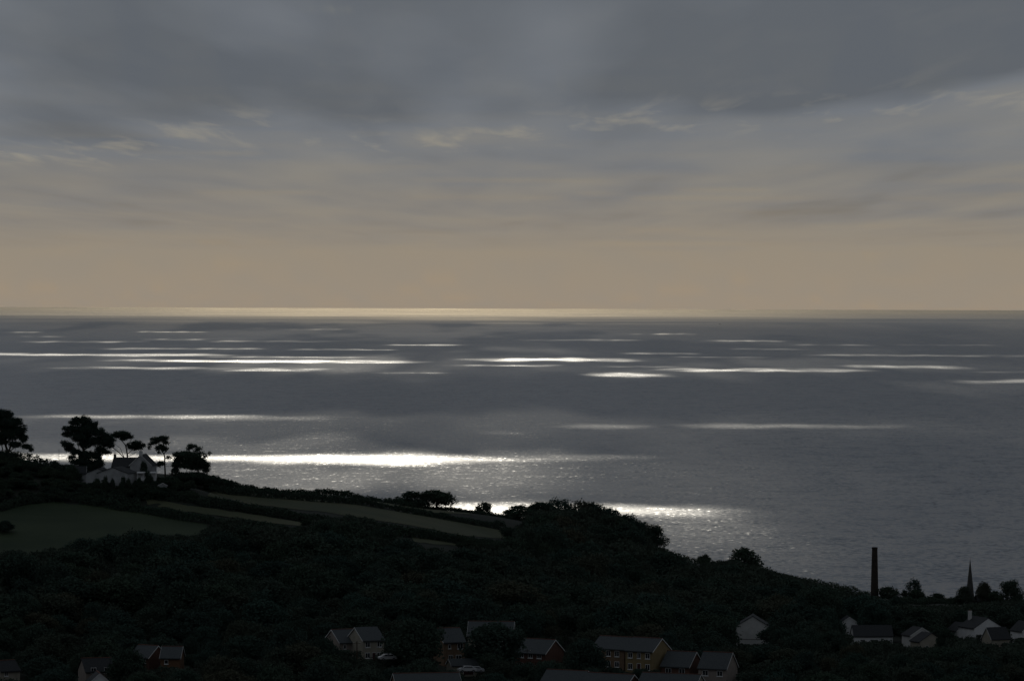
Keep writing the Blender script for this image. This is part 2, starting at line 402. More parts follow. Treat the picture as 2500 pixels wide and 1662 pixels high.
# the older village to the right (about 8 px per metre)
H('blank_gable', 1838, 1501, 1145, -94, 9.0, 9.2, 6.0, 8.8, wall='grey_render', roof='dark_slate')
H('peeping_gable', 2071, 1504, 1260, -88, 7.0, 6.2, 3.8, 5.8, wall='white', roof='dark_slate')
H('long_white', 2128, 1526, 1245, 4, 11.6, 7.4, 3.2, 6.0, wall='white', roof='dark_slate')
H('twin_back', 2240, 1530, 1235, -70, 6.0, 7.4, 3.4, 5.6, wall='grey_render', roof='dark_slate')
H('twin_front', 2263, 1543, 1225, -68, 6.0, 7.8, 3.4, 5.8, wall='cream', roof='dark_slate')
H('verge_house', 2345, 1519, 1260, -65, 6.0, 6.0, 3.4, 5.6, wall='white', roof='dark_slate')
H('chimney_house', 2394, 1506, 1250, -66, 9.0, 9.6, 4.2, 7.0, wall='white', roof='dark_slate')
H('steep_gable', 2432, 1531, 1230, 24, 6.4, 5.4, 2.6, 5.6, wall='cream', roof='dark_slate')
H('edge_right', 2503, 1516, 1240, -66, 7.0, 6.0, 4.0, 6.6, wall='white', roof='dark_slate')
H('far_white', 2197, 1450, 1600, -88, 3.0, 2.6, 1.6, 2.4, wall='white', roof='dark_slate')

# ------------------------------------------------------------------ terrain: a thin-plate surface through surveyed points
CP = []
def cp(px, py, Y): p = at(px, py, Y); CP.append((p.x, p.y, p.z))
RIDGE = [(-250, 1130, 1290), (60, 1122, 1296), (140, 1150, 1296), (260, 1172, 1292), (420, 1166, 1296), (480, 1170, 1305), (540, 1184, 1322), (800, 1212, 1372), (1000, 1240, 1412), (1110, 1252, 1432),
         (1300, 1278, 1470), (1500, 1318, 1500), (1600, 1362, 1512), (1700, 1388, 1530), (1850, 1412, 1560), (2000, 1442, 1592), (2130, 1476, 1622), (2350, 1478, 1655), (2520, 1480, 1660), (2800, 1490, 1670)]
for px, py, Y in RIDGE:
    cp(px, py, Y)
    p = at(px, py, Y); x0 = p.x; z0 = p.z
    CP.append((x0 * 1.04 + 6, Y + 110, z0 * 0.55)); CP.append((x0 * 1.08 + 10, Y + 230, -6)); CP.append((x0 * 1.1 + 10, Y + 420, -14))
for c in [(-200, 1290, 1200), (0, 1250, 1232), (130, 1229, 1248), (300, 1246, 1240), (505, 1282, 1222), (40, 1338, 1185), (250, 1335, 1180), (480, 1320, 1190),
          (370, 1228, 1256), (620, 1266, 1245), (740, 1285, 1235), (520, 1203, 1300), (515, 1214, 1285), (800, 1250, 1300), (800, 1228, 1335), (960, 1274, 1300), (1100, 1276, 1360), (1130, 1310, 1300), (1230, 1308, 1370),
          (1225, 1318, 1345), (1010, 1316, 1262), (1120, 1334, 1262), (1590, 1366, 1440), (1690, 1374, 1470), (1640, 1374, 1430),
          (700, 1400, 1150), (1000, 1400, 1180), (1200, 1430, 1200), (1600, 1450, 1300), (1900, 1490, 1370), (-100, 1430, 1120), (300, 1430, 1110), (2220, 1474, 1560), (2350, 1477, 1560), (2220, 1512, 1420), (2350, 1512, 1420), (2050, 1500, 1400)]:
    cp(*c)
for k, h in HOUSES.items(): CP.append(tuple(h['p']))
for x, y, z in [(0, 0, 128), (0, 110, 110), (-70, 0, 128), (70, 0, 127), (-60, 120, 110), (60, 120, 108), (0, 300, 76), (-120, 300, 78), (120, 300, 74), (0, 550, 54), (-150, 550, 56), (150, 550, 52), (-60, 780, 49), (60, 780, 48), (130, 800, 46), (-130, 800, 50),
                (-500, 100, 120), (500, 100, 108), (-500, 700, 70), (500, 700, 40), (-500, 1200, 96), (-420, 1300, 98), (500, 1250, 26), (500, 1600, 10), (-500, 1600, 6), (-700, 1800, -10), (700, 1900, -12), (-700, 0, 128), (700, 0, 112), (-700, 1250, 100), (700, 1300, 22), (-350, 1000, 68), (350, 1000, 40)]:
    CP.append((x, y, z))
CP = np.array(CP)
_S = 1000.0
def _tps(r2): return np.where(r2 > 1e-12, 0.5 * r2 * np.log(np.maximum(r2, 1e-12)), 0.0)
def _fit():
    P = CP[:, :2] / _S; n = len(P)
    r2 = ((P[:, None] - P[None]) ** 2).sum(-1)
    K = _tps(r2) + np.eye(n) * 2e-5
    Q = np.hstack([np.ones((n, 1)), P])
    A = np.zeros((n + 3, n + 3)); A[:n, :n] = K; A[:n, n:] = Q; A[n:, :n] = Q.T
    b = np.zeros(n + 3); b[:n] = CP[:, 2]
    return np.linalg.solve(A, b)
_W = _fit()
def tz_raw(x, y):
    x = np.atleast_1d(np.asarray(x, float)); y = np.atleast_1d(np.asarray(y, float))
    out = np.empty(x.shape); P = CP[:, :2] / _S; n = len(P)
    xf = x.ravel() / _S; yf = y.ravel() / _S; o = np.empty(len(xf))
    for i in range(0, len(xf), 20000):
        a = xf[i:i + 20000]; b = yf[i:i + 20000]
        r2 = (a[:, None] - P[None, :, 0]) ** 2 + (b[:, None] - P[None, :, 1]) ** 2
        o[i:i + 20000] = _tps(r2) @ _W[:n] + _W[n] + _W[n + 1] * a + _W[n + 2] * b
    return o.reshape(x.shape)
GX = np.arange(-760, 761, 8.0); GY = np.arange(-60, 2101, 8.0)
_gx, _gy = np.meshgrid(GX, GY)
GZ = np.clip(tz_raw(_gx, _gy), -20, 140) + (fbm(_gx / 40, _gy / 40, 5, 3) - .5) * 1.2
def tz(x, y):
    """ground height, bilinear on the terrain grid"""
    fx = (x - GX[0]) / 8.0; fy = (y - GY[0]) / 8.0
    i = int(min(max(math.floor(fx), 0), len(GX) - 2)); j = int(min(max(math.floor(fy), 0), len(GY) - 2))
    u = fx - i; v = fy - j
    return float((GZ[j, i] * (1 - u) + GZ[j, i + 1] * u) * (1 - v) + (GZ[j + 1, i] * (1 - u) + GZ[j + 1, i + 1] * u) * v)
def proj(p):
    """photograph pixel of a point"""
    q = cam_rot.transposed() @ (Vector(p) - Vector((0, 0, CAM_Z)))
    return 1250 + FPX * q.x / -q.z, 831 - FPX * q.y / -q.z
def ground_hit(px, py, y0=850.0, y1=1900.0):
    """first point of the ground along a line of sight"""
    d = ray(px, py); Y = y0
    while Y < y1:
        p = Vector((0, 0, CAM_Z)) + d * (Y / d.y)
        if p.z <= tz(p.x, p.y): return p
        Y += 2.0
    return None

def build_terrain():
    ny, nx = GZ.shape
    V = np.stack([_gx, _gy, GZ], -1).reshape(-1, 3)
    i = np.arange(ny - 1)[:, None] * nx; j = np.arange(nx - 1)[None, :]
    F = np.stack([i + j, i + j + 1, i + nx + j + 1, i + nx + j], -1).reshape(-1, 4)
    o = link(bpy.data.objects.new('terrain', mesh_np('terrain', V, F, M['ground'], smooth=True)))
    o['kind'] = 'structure'
build_terrain()

# ------------------------------------------------------------------ fields: sheets of turf lying on the hill
FIELDS = [  # outline seen in the photograph, turned into ground points
    ('grass', [(-120, 1262), (0, 1252), (50, 1237), (130, 1229), (250, 1237), (400, 1260), (506, 1283), (505, 1306), (420, 1330), (250, 1352), (60, 1362), (-120, 1372)]),
    ('stubble', [(355, 1222), (480, 1238), (640, 1260), (745, 1277), (735, 1286), (600, 1270), (450, 1250), (360, 1234)]),
    ('stubble', [(515, 1198), (700, 1210), (900, 1238), (1080, 1268), (1235, 1298), (1240, 1316), (1130, 1308), (1000, 1283), (800, 1252), (640, 1234), (505, 1214)]),
    ('stubble', [(900, 1220), (1010, 1232), (1140, 1246), (1150, 1256), (1060, 1252), (930, 1234)]),
    ('stubble', [(1005, 1311), (1080, 1320), (1125, 1332), (1060, 1330), (1008, 1322)]),
    ('stubble', [(1575, 1354), (1640, 1360), (1705, 1370), (1640, 1376), (1580, 1370)]),
]
def in_poly(x, y, poly):
    c = False; n = len(poly); j = n - 1
    for i in range(n):
        xi, yi = poly[i]; xj, yj = poly[j]
        if (yi > y) != (yj > y) and x < (xj - xi) * (y - yi) / (yj - yi) + xi: c = not c
        j = i
    return c
def build_fields():
    for n, (mat, poly) in enumerate(FIELDS):
        pts = []
        for k in range(len(poly)):
            (xa, ya), (xb, yb) = poly[k], poly[(k + 1) % len(poly)]
            for t in np.linspace(0, 1, 6, endpoint=False):
                p = ground_hit(xa + (xb - xa) * t, ya + (yb - ya) * t)
                if p is not None: pts.append((p.x, p.y))
        if len(pts) < 4: continue
        bm = bmesh.new()
        vs_ = [bm.verts.new((x, y, 0)) for x, y in pts]
        f = bm.faces.new(vs_)
        xs = [p[0] for p in pts]; ys = [p[1] for p in pts]
        for ax, lo, hi in (((1, 0, 0), min(xs), max(xs)), ((0, 1, 0), min(ys), max(ys))):
            v0 = math.ceil(lo / 8) * 8
            while v0 < hi:
                bmesh.ops.bisect_plane(bm, geom=bm.verts[:] + bm.edges[:] + bm.faces[:], plane_co=Vector(ax) * v0, plane_no=ax)
                v0 += 8
        bmesh.ops.triangulate(bm, faces=bm.faces[:])
        for v in bm.verts: v.co.z = tz(v.co.x, v.co.y) + 0.12
        bmesh.ops.recalc_face_normals(bm, faces=bm.faces[:])
        me = bpy.data.meshes.new('field'); bm.to_mesh(me); bm.free()
        if me.polygons and me.polygons[0].normal.z < 0: me.flip_normals()
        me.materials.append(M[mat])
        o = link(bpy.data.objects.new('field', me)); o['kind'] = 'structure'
build_fields()

# ------------------------------------------------------------------ mesh building
class MB:
    def __init__(self): self.v = []; self.f = []
    def box(self, a, b):
        i = len(self.v); (x0, y0, z0), (x1, y1, z1) = a, b
        self.v += [(x0, y0, z0), (x1, y0, z0), (x1, y1, z0), (x0, y1, z0), (x0, y0, z1), (x1, y0, z1), (x1, y1, z1), (x0, y1, z1)]
        self.f += [(i, i + 3, i + 2, i + 1), (i + 4, i + 5, i + 6, i + 7), (i, i + 1, i + 5, i + 4), (i + 1, i + 2, i + 6, i + 5), (i + 2, i + 3, i + 7, i + 6), (i + 3, i, i + 4, i + 7)]
        return self
    def hexa(self, p):
        """eight corners: bottom four, top four"""
        i = len(self.v); self.v += [tuple(q) for q in p]
        self.f += [(i, i + 3, i + 2, i + 1), (i + 4, i + 5, i + 6, i + 7), (i, i + 1, i + 5, i + 4), (i + 1, i + 2, i + 6, i + 5), (i + 2, i + 3, i + 7, i + 6), (i + 3, i, i + 4, i + 7)]
        return self
    def tube(self, pts, rad, seg=7):
        pts = [Vector(p) for p in pts]; base = len(self.v); n = len(pts)
        for k, p in enumerate(pts):
            d = (pts[min(k + 1, n - 1)] - pts[max(k - 1, 0)]).normalized()
            a = d.cross(Vector((0.3, 1, 0.1))).normalized(); b = d.cross(a)
            for s in range(seg):
                t = 2 * math.pi * s / seg
                self.v.append(tuple(p + (a * math.cos(t) + b * math.sin(t)) * rad[k]))
        for k in range(n - 1):
            for s in range(seg):
                s2 = (s + 1) % seg
                self.f.append((base + k * seg + s, base + k * seg + s2, base + (k + 1) * seg + s2, base + (k + 1) * seg + s))
        self.f.append(tuple(base + s for s in range(seg - 1, -1, -1)))
        self.f.append(tuple(base + (n - 1) * seg + s for s in range(seg)))
        return self
    def lathe(self, prof, seg=20, rot=0.0):
        base = len(self.v)
        for r, z in prof:
            for s in range(seg):
                t = 2 * math.pi * s / seg + rot
                self.v.append((r * math.cos(t), r * math.sin(t), z))
        for k in range(len(prof) - 1):
            for s in range(seg):
                s2 = (s + 1) % seg
                self.f.append((base + k * seg + s, base + k * seg + s2, base + (k + 1) * seg + s2, base + (k + 1) * seg + s))
        self.f.append(tuple(base + s for s in range(seg - 1, -1, -1)))
        self.f.append(tuple(base + (len(prof) - 1) * seg + s for s in range(seg)))
        return self
    def mesh(self, name, mat):
        me = bpy.data.meshes.new(name); me.from_pydata(self.v, [], self.f); me.materials.append(M[mat]); return me
    def build(self, name, mat, parent=None, loc=None, rot=None):
        o = link(bpy.data.objects.new(name, self.mesh(name, mat)), parent)
        if loc is not None: o.location = loc
        if rot is not None: o.rotation_euler = rot
        return o

def thing(name, label, cat, loc, rotz=0.0, group=None):
    o = link(bpy.data.objects.new(name, None)); o.empty_display_size = 0.5
    o.location = loc; o.rotation_euler = (0, 0, rotz)
    o['label'] = label; o['category'] = cat
    if group: o['group'] = group
    return o

# ------------------------------------------------------------------ foliage
rng = np.random.default_rng(11)
def leaf_quads(C, Nrm, size, rg, bias=0.8):
    """one leaf-spray face at each point of C, facing roughly along Nrm"""
    n = len(C)
    d = Nrm * bias + rg.normal(size=(n, 3)) * 0.7
    d /= np.linalg.norm(d, axis=1, keepdims=True) + 1e-9
    a = np.cross(d, rg.normal(size=(n, 3))); a /= np.linalg.norm(a, axis=1, keepdims=True) + 1e-9
    b = np.cross(d, a)
    s = size * rg.uniform(0.55, 1.35, (n, 1)); t = s * rg.uniform(0.6, 1.0, (n, 1))
    V = np.stack([C - a * s * .5, C + b * t * .38, C + a * s * .5, C - b * t * .38], 1).reshape(-1, 3)
    return V, np.arange(4 * n).reshape(n, 4)
def crown_points(seed, n, nl=9, low=0.14):
    """points over a lobed crown that fits a unit box standing on z = 0; returns points and outward directions"""
    rg = np.random.default_rng(seed)
    L_ = [((0, 0, .56), (.34, .34, .36))]
    for k in range(nl):
        t = 2 * math.pi * (k + rg.uniform(-.3, .3)) / nl
        h = rg.uniform(.32, .78); rr = rg.uniform(.20, .31) * (1.15 - abs(h - .5))
        q = rg.uniform(.14, .22)
        L_.append(((rr * math.cos(t), rr * math.sin(t), h), (q, q, q * rg.uniform(.7, .95))))
    for k in range(3): L_.append(((rg.uniform(-.14, .14), rg.uniform(-.14, .14), rg.uniform(.78, .85)), (.16, .16, .13)))
    c = np.array([l[0] for l in L_]); e = np.array([l[1] for l in L_])
    P = []; D = []; tot = 0
    while tot < n:
        m = n // 6 + 20
        k = rg.choice(len(L_), m, p=(e[:, 0] ** 2) / (e[:, 0] ** 2).sum())
        d = rg.normal(size=(m, 3)); d /= np.linalg.norm(d, axis=1, keepdims=True)
        p = c[k] + d * e[k] * np.where(rg.random((m, 1)) < .3, rg.uniform(.35, .8, (m, 1)), rg.uniform(.82, 1.06, (m, 1)))
        q = ((p[:, None] - c[None]) / e[None]); inside = ((q ** 2).sum(-1) < 0.12).any(1)
        ok = (~inside) & (p[:, 2] > low)
        p = p[ok]; d = d[ok]
        # sprays in clumps, leaving small hollows between
        for r_ in range(9):
            P.append(p + rg.normal(size=p.shape) * .03); D.append(d)
        tot += 9 * len(p)
    P = np.concatenate(P)[:n]; D = np.concatenate(D)[:n]
    return P, D
def crown_mesh(name, seed, n, leaf, mat, low=.14):
    P, D = crown_points(seed, n, low=low)
    V, F = leaf_quads(P, D, leaf, np.random.default_rng(seed + 1))
    return mesh_np(name, V, F, M[mat])
def trunk_mesh(seed, name='trunk'):
    rg = random.Random(seed); mb = MB()
    mb.tube([(0, 0, -.06), (0, 0, .02), (.01, 0, .2), (.015, .01, .45), (0, 0, .7)], [.04, .032, .026, .018, .008], 8)
    for k in range(5):
        t = k * 1.3 + rg.random(); z = .22 + .07 * k
        mb.tube([(0, 0, z), (.12 * math.cos(t), .12 * math.sin(t), z + .1), (.26 * math.cos(t), .26 * math.sin(t), z + .2)], [.016, .011, .005], 5)
    return mb.mesh(name, 'bark')
N_VAR = 6
CROWN = [crown_mesh('crown', 100 + i, 7500, .047, 'leaf') for i in range(N_VAR)]
CROWN_E = [crown_mesh('crown', 200 + i, 7500, .047, 'evergreen') for i in range(3)]
BUSH = [crown_mesh('crown', 300 + i, 4200, .066, 'hedge', low=.0) for i in range(4)]
AIRY = crown_mesh('crown', 401, 2400, .052, 'leaf')
TRUNK = [trunk_mesh(i) for i in range(3)]

def plant(name, label, cat, loc, w, h, rz, crown, trunk, group=None, tilt=0.0):
    o = thing(name, label, cat, loc, rz, group)
    o.scale = (w, w, h); o.rotation_euler = (0, tilt, rz)
    link(bpy.data.objects.new('crown', crown), o)
    if trunk: link(bpy.data.objects.new('trunk', trunk), o)
    return o
_k = [0]
def tree_at(px, py_top, wpx, Y, label, name='broadleaf_tree', kind='leaf', group=None, cat='tree', dz=0.0, maxh=30):
    """a tree of that apparent width whose top shows at that height, rooted in the ground at distance Y"""
    p = at(px, py_top, Y); g = tz(p.x, Y) - 0.2 + dz
    h = max(1.2, p.z - g); w = wpx * Y / FPX
    _k[0] += 1; i = _k[0]
    if kind == 'wide': return plant(name, label, cat, (p.x, Y, g), w * 1.06, h * 1.02, i * 2.4, BUSH[i % 4], TRUNK[i % 3], group)
    if kind == 'bush': return plant(name, label, cat, (p.x, Y, g), w * 1.06, h * 1.02, i * 2.4, BUSH[i % 4], None, group)
    cr = {'leaf': CROWN[i % N_VAR], 'ever': CROWN_E[i % 3], 'airy': AIRY}[kind]
    return plant(name, label, cat, (p.x, Y, g), w * 1.06, h * 1.02, i * 2.4, cr, TRUNK[i % 3], group)

# ---- the pines round the white house
def pine(name, label, Y, pads, limbs, base, mat='evergreen', leaf=.36, cat='tree', seed=1, whole=False):
    """pads: (px, py, rx, ry[, density]) foliage masses; limbs: lists of (px, py) with start and end thickness in metres"""
    rg = np.random.default_rng(seed); S = FPX / Y
    b = at(base[0], base[1], Y); b.z = tz(b.x, Y) - 0.3
    o = thing(name, label, cat, b)
    VV = []; FF = []; off = 0
    broken = []
    for pd in pads:
        px, py, rx, ry = pd[:4]; dens = pd[4] if len(pd) > 4 else 1.0
        k = 3 if rx < 6 else 6
        for q in range(k):
            a = 2 * math.pi * (q + rg.uniform(0, .8)) / k; f = rg.uniform(.25, .68)
            broken.append((px + math.cos(a) * rx * f, py + math.sin(a) * ry * f * .9, rx * rg.uniform(.34, .58), ry * rg.uniform(.36, .62), dens))
        broken.append((px, py, rx * (1 if whole else .55), ry * (1 if whole else .55), dens))
    for pd in broken:
        px, py, rx, ry = pd[:4]; dens = pd[4]
        yo = rg.uniform(-.9, .9) * rx / S
        c = np.array(at(px, py, Y + yo)) - np.array(b)
        ex = np.array([rx, rx * 0.9, ry]) / S
        area = 4 * math.pi * ((ex[0] * ex[1]) ** 1.6 / 3 + 2 * (ex[0] * ex[2]) ** 1.6 / 3) ** (1 / 1.6)
        ncl = max(5, int(area * 4.6 * dens)); per = 7
        d = rg.normal(size=(ncl, 3)); d /= np.linalg.norm(d, axis=1, keepdims=True)
        p = c + d * ex * (rg.uniform(.25, 1.05, (ncl, 1)) ** .45)
        p = np.repeat(p, per, 0) + rg.normal(size=(ncl * per, 3)) * .26; d = np.repeat(d, per, 0)
        V, F = leaf_quads(p, d, leaf, rg, .5)
        VV.append(V); FF.append(F + off); off += len(V)
    link(bpy.data.objects.new('crown', mesh_np('crown', np.concatenate(VV), np.concatenate(FF), M[mat])), o)
    mb = MB()
    for pts, r0, r1 in limbs:
        q = []
        for k, (px, py) in enumerate(pts):
            v = at(px, py, Y + (0 if k == 0 else rg.uniform(-.6, .6))) - b
            q.append(v)
        n = len(q)
        mb.tube(q, [r0 + (r1 - r0) * k / (n - 1) for k in range(n)], 8)
    mb.build('trunk', 'bark', o)
    return o
pine('pine_tree', 'large dark dome shaped pine cut by the left edge of the picture', 1290,
     [(-10, 1011, 28, 13), (14, 1014, 20, 13), (35, 1030, 21, 14), (5, 1035, 40, 20), (46, 1050, 21, 16), (20, 1058, 34, 17), (57, 1068, 14, 14), (-20, 1068, 30, 20), (64, 1089, 15, 6), (76, 1097, 7, 4), (38, 1084, 20, 7), (10, 1078, 18, 8, .6), (-30, 1090, 20, 10), (18, 1112, 32, 9)],
     [([(22, 1135), (20, 1105), (13, 1085), (4, 1060), (0, 1035)], .55, .12), ([(20, 1106), (27, 1085), (34, 1060), (36, 1040)], .34, .08), ([(20, 1104), (36, 1092), (58, 1086)], .2, .06), ([(8, 1104), (4, 1085), (-8, 1065)], .22, .08), ([(36, 1120), (36, 1104), (38, 1092)], .12, .06)], (22, 1135), seed=3)
pine('pine_tree', 'tallest broad pine with layered limbs, beside the roof of the white house', 1289,
     [(200, 1026, 22, 11), (182, 1032, 16, 8), (222, 1036, 20, 12), (176, 1046, 26, 8), (206, 1050, 34, 14), (238, 1054, 20, 12), (166, 1060, 18, 6), (200, 1066, 30, 12), (256, 1068, 22, 11), (272, 1074, 12, 5), (228, 1078, 26, 12), (262, 1084, 18, 8), (206, 1084, 16, 9), (166, 1086, 18, 6), (156, 1080, 8, 4), (172, 1096, 16, 6), (248, 1098, 20, 8), (184, 1104, 18, 7), (262, 1104, 10, 3), (212, 1110, 24, 12), (236, 1112, 18, 10), (174, 1116, 12, 4), (200, 1126, 30, 10), (238, 1130, 26, 10), (215, 1140, 44, 12), (165, 1140, 20, 7)],
     [([(208, 1160), (207, 1125), (204, 1095), (203, 1060), (200, 1030)], .6, .15), ([(205, 1105), (188, 1098), (165, 1090)], .2, .06), ([(205, 1100), (196, 1085), (190, 1070), (172, 1058)], .2, .05), ([(205, 1098), (222, 1088), (250, 1078)], .22, .06), ([(206, 1115), (230, 1106), (258, 1100)], .16, .05), ([(196, 1120), (194, 1100), (190, 1082)], .14, .05)], (208, 1160), seed=4)
pine('pine_tree', 'leaning pine with two flat pads and bare limbs behind the ridge of the white house', 1300,
     [(300, 1058, 20, 5), (290, 1063, 18, 5), (314, 1065, 13, 5), (277, 1062, 10, 3), (302, 1070, 12, 4), (331, 1082, 16, 5), (344, 1087, 10, 4), (322, 1090, 14, 6), (336, 1093, 12, 4), (350, 1086, 5, 2), (313, 1086, 6, 4)],
     [([(311, 1150), (311, 1112), (309, 1098), (306, 1086), (299, 1077), (288, 1068)], .3, .09), ([(308, 1150), (304, 1118), (290, 1104), (278, 1094), (270, 1086)], .22, .06), ([(304, 1118), (297, 1103), (294, 1094), (282, 1085)], .12, .05), ([(310, 1110), (320, 1100), (334, 1096)], .14, .05), ([(311, 1115), (324, 1108), (338, 1099)], .08, .04), ([(306, 1086), (316, 1080), (322, 1070)], .12, .05), ([(340, 1140), (341, 1112), (340, 1098)], .1, .06)], (310, 1150), seed=5)
pine('pine_tree', 'slender umbrella pine on a bare crooked trunk beside the white house', 1290,
     [(390, 1072, 20, 5), (400, 1069, 13, 4), (376, 1080, 12, 3.5), (366, 1084, 5, 2), (404, 1079, 9, 4), (394, 1090, 14, 5), (386, 1094, 9, 4), (406, 1094, 6, 3), (400, 1098, 8, 3), (394, 1131, 11, 4.5), (386, 1134, 7, 3), (412, 1117, 7, 1.6), (364, 1092, 2.5, 1.2), (388, 1104, 3, 1.5)],
     [([(404, 1175), (403, 1150), (402, 1130), (402, 1114), (399, 1106), (393, 1098), (389, 1084), (386, 1076)], .3, .08), ([(400, 1108), (405, 1101), (407, 1090), (402, 1080)], .16, .05), ([(402, 1132), (395, 1131), (388, 1133)], .08, .04), ([(402, 1119), (408, 1117), (415, 1116)], .06, .03), ([(403, 1137), (412, 1138), (421, 1138)], .05, .03)], (404, 1175), seed=6)
pine('round_tree', 'dense rounded dark tree at the edge of the garden, beside the umbrella pine', 1290,
     [(452, 1110, 24, 7), (432, 1110, 11, 5), (470, 1114, 20, 8), (436, 1122, 13, 7), (462, 1124, 20, 9), (484, 1126, 18, 10), (500, 1134, 13, 9), (432, 1134, 13, 8), (452, 1136, 18, 6), (476, 1140, 18, 7), (503, 1146, 10, 8), (428, 1147, 9, 6), (470, 1162, 40, 8), (510, 1170, 30, 7)],
     [([(421, 1172), (421, 1150), (427, 1136), (440, 1124), (452, 1114)], .26, .08), ([(488, 1172), (485, 1150), (480, 1135), (472, 1120)], .26, .08), ([(455, 1172), (456, 1150), (458, 1130)], .16, .07)], (455, 1172), seed=7, whole=True)
pine('twiggy_tree', 'thin twiggy tree rising behind the dense rounded tree', 1296,
     [(468, 1089, 14, 6, .8), (460, 1095, 7, 4, .6), (483, 1096, 12, 7, .45), (492, 1106, 10, 7, .3), (478, 1106, 12, 6, .4), (510, 1106, 4, 4, .2), (500, 1114, 8, 5, .3)],
     [([(482, 1175), (481, 1135), (478, 1112), (470, 1096), (466, 1088)], .2, .05), ([(479, 1118), (487, 1104), (490, 1095)], .08, .03), ([(480, 1122), (494, 1110), (503, 1106), (512, 1103)], .08, .025), ([(478, 1112), (466, 1104), (459, 1096)], .07, .03), ([(484, 1108), (484, 1098), (481, 1090)], .05, .025)], (482, 1175), mat='leaf', leaf=.34, seed=8)

# ---- trees and bushes that stand out along the ridge and in the village: (px, top, width px, Y, kind, name, label)
for a in (
    (1006, 1198, 86, 1416, 'wide', 'broadleaf_tree', 'low wind-shaped tree on the ridge, paler of the touching pair above the long field'),
    (1066, 1196, 100, 1420, 'wide', 'broadleaf_tree', 'larger dark tree with a drooping right side, in the touching pair on the ridge'),
    (1181, 1224, 46, 1446, 'bush', 'shrub', 'small lone bush on the ridge against the bright water'),
    (1264, 1232, 84, 1462, 'bush', 'shrub', 'low rounded bush on the ridge just before the wooded knoll'),
    (1318, 1224, 84, 1470, 'leaf', 'broadleaf_tree', 'rounded tree at the seaward end of the wooded knoll, beside the tall open ones'),
    (1370, 1215, 84, 1476, 'airy', 'broadleaf_tree', 'tallest open crowned tree on the wooded knoll with light between its branches'),
    (1412, 1219, 80, 1478, 'airy', 'broadleaf_tree', 'second open crowned tree on the knoll, beside the tallest'),
    (1450, 1226, 80, 1480, 'leaf', 'broadleaf_tree', 'dense topped tree on the knoll, right of the open crowned ones'),
    (1490, 1239, 84, 1484, 'leaf', 'broadleaf_tree', 'tree where the knoll outline begins to fall towards the sea'),
    (1530, 1255, 86, 1490, 'leaf', 'broadleaf_tree', 'broad tree on the falling outline of the knoll'),
    (1560, 1274, 74, 1496, 'leaf', 'broadleaf_tree', 'lower tree on the falling outline of the knoll, next to the black bushy one'),
    (1592, 1279, 74, 1502, 'ever', 'evergreen_tree', 'black bushy evergreen jutting from the steep edge above the water'),
    (1818, 1337, 96, 1550, 'wide', 'evergreen_tree', 'broad lone dark tree on the lower slope, outlined against grey water'),
    (1720, 1353, 40, 1540, 'bush', 'shrub', 'rounded bush on the lower slope left of the lone dark tree'),
    (2172, 1430, 62, 1612, 'bush', 'shrub', 'domed dark bush right beside the chimney stack'),
    (2208, 1438, 26, 1614, 'bush', 'shrub', 'small round bush between the domed bush and the airy tree'),
    (2232, 1411, 46, 1625, 'airy', 'broadleaf_tree', 'airy thin leaved tree standing above the bushes right of the chimney stack'),
    (2235, 1438, 46, 1612, 'bush', 'shrub', 'dark bush below the airy tree'),
    (2284, 1446, 46, 1616, 'bush', 'shrub', 'low domed bush midway between the airy tree and the spire'),
    (2318, 1460, 24, 1616, 'bush', 'shrub', 'smallest bush of the row between chimney stack and spire'),
    (2352, 1430, 50, 1622, 'leaf', 'broadleaf_tree', 'leafy tree hiding the church tower, left of the spire'),
    (2403, 1420, 46, 1626, 'leaf', 'broadleaf_tree', 'leafy tree close on the right of the spire'),
    (2432, 1440, 40, 1620, 'bush', 'shrub', 'bush between the two trees right of the spire'),
    (2470, 1416, 66, 1622, 'leaf', 'broadleaf_tree', 'tall leafy tree at the right edge beyond the spire'),
    (2192, 1455, 62, 1300, 'ever', 'evergreen_tree', 'black broad evergreen standing above the long white house'),
    (1905, 1452, 96, 1200, 'leaf', 'broadleaf_tree', 'brownish tree behind the blank gable end'),
    (1950, 1470, 150, 1120, 'leaf', 'broadleaf_tree', 'large spreading tree right of the blank gable end'),
    (2020, 1480, 90, 1150, 'leaf', 'broadleaf_tree', 'spreading tree between the blank gable and the peeping white gable'),
    (1890, 1522, 84, 1100, 'leaf', 'broadleaf_tree', 'loose leafy tree overlapping the corner of the blank gable'),
    (2310, 1532, 60, 1195, 'ever', 'evergreen_tree', 'dark tree between the twin gables and the chimneyed house'),
    (1016, 1510, 150, 935, 'leaf', 'broadleaf_tree', 'big rounded tree between the grey roofed pair and the tall tan house'),
    (1212, 1520, 172, 940, 'leaf', 'broadleaf_tree', 'big rounded tree hiding most of the house behind it, right of the tall tan house'),
    (1432, 1558, 120, 930, 'leaf', 'broadleaf_tree', 'dark tree hiding the left end of the tan brick house'),
    (310, 1582, 110, 920, 'leaf', 'broadleaf_tree', 'tree in front of the red gable at the lower left'),
    (790, 1556, 90, 930, 'leaf', 'broadleaf_tree', 'tree overlapping the left end of the grey roofed pair'),
    (700, 1530, 120, 930, 'leaf', 'broadleaf_tree', 'broad dark tree left of the grey roofed pair'),
    (2250, 1500, 60, 1330, 'bush', 'shrub', 'low bush on the slope between the black evergreen and the twin gables'),
    (2340, 1484, 60, 1420, 'leaf', 'broadleaf_tree', 'tree on the slope straight below the spire'),
    (10, 1270, 60, 1205, 'ever', 'evergreen_tree', 'dark tree at the left edge in front of the green field'),
):
    px, top, wpx, Y, kind, nm, lab = a
    tree_at(px, top, wpx, Y, lab, nm, kind, group='trees and bushes on the skyline' if Y > 1400 else None)

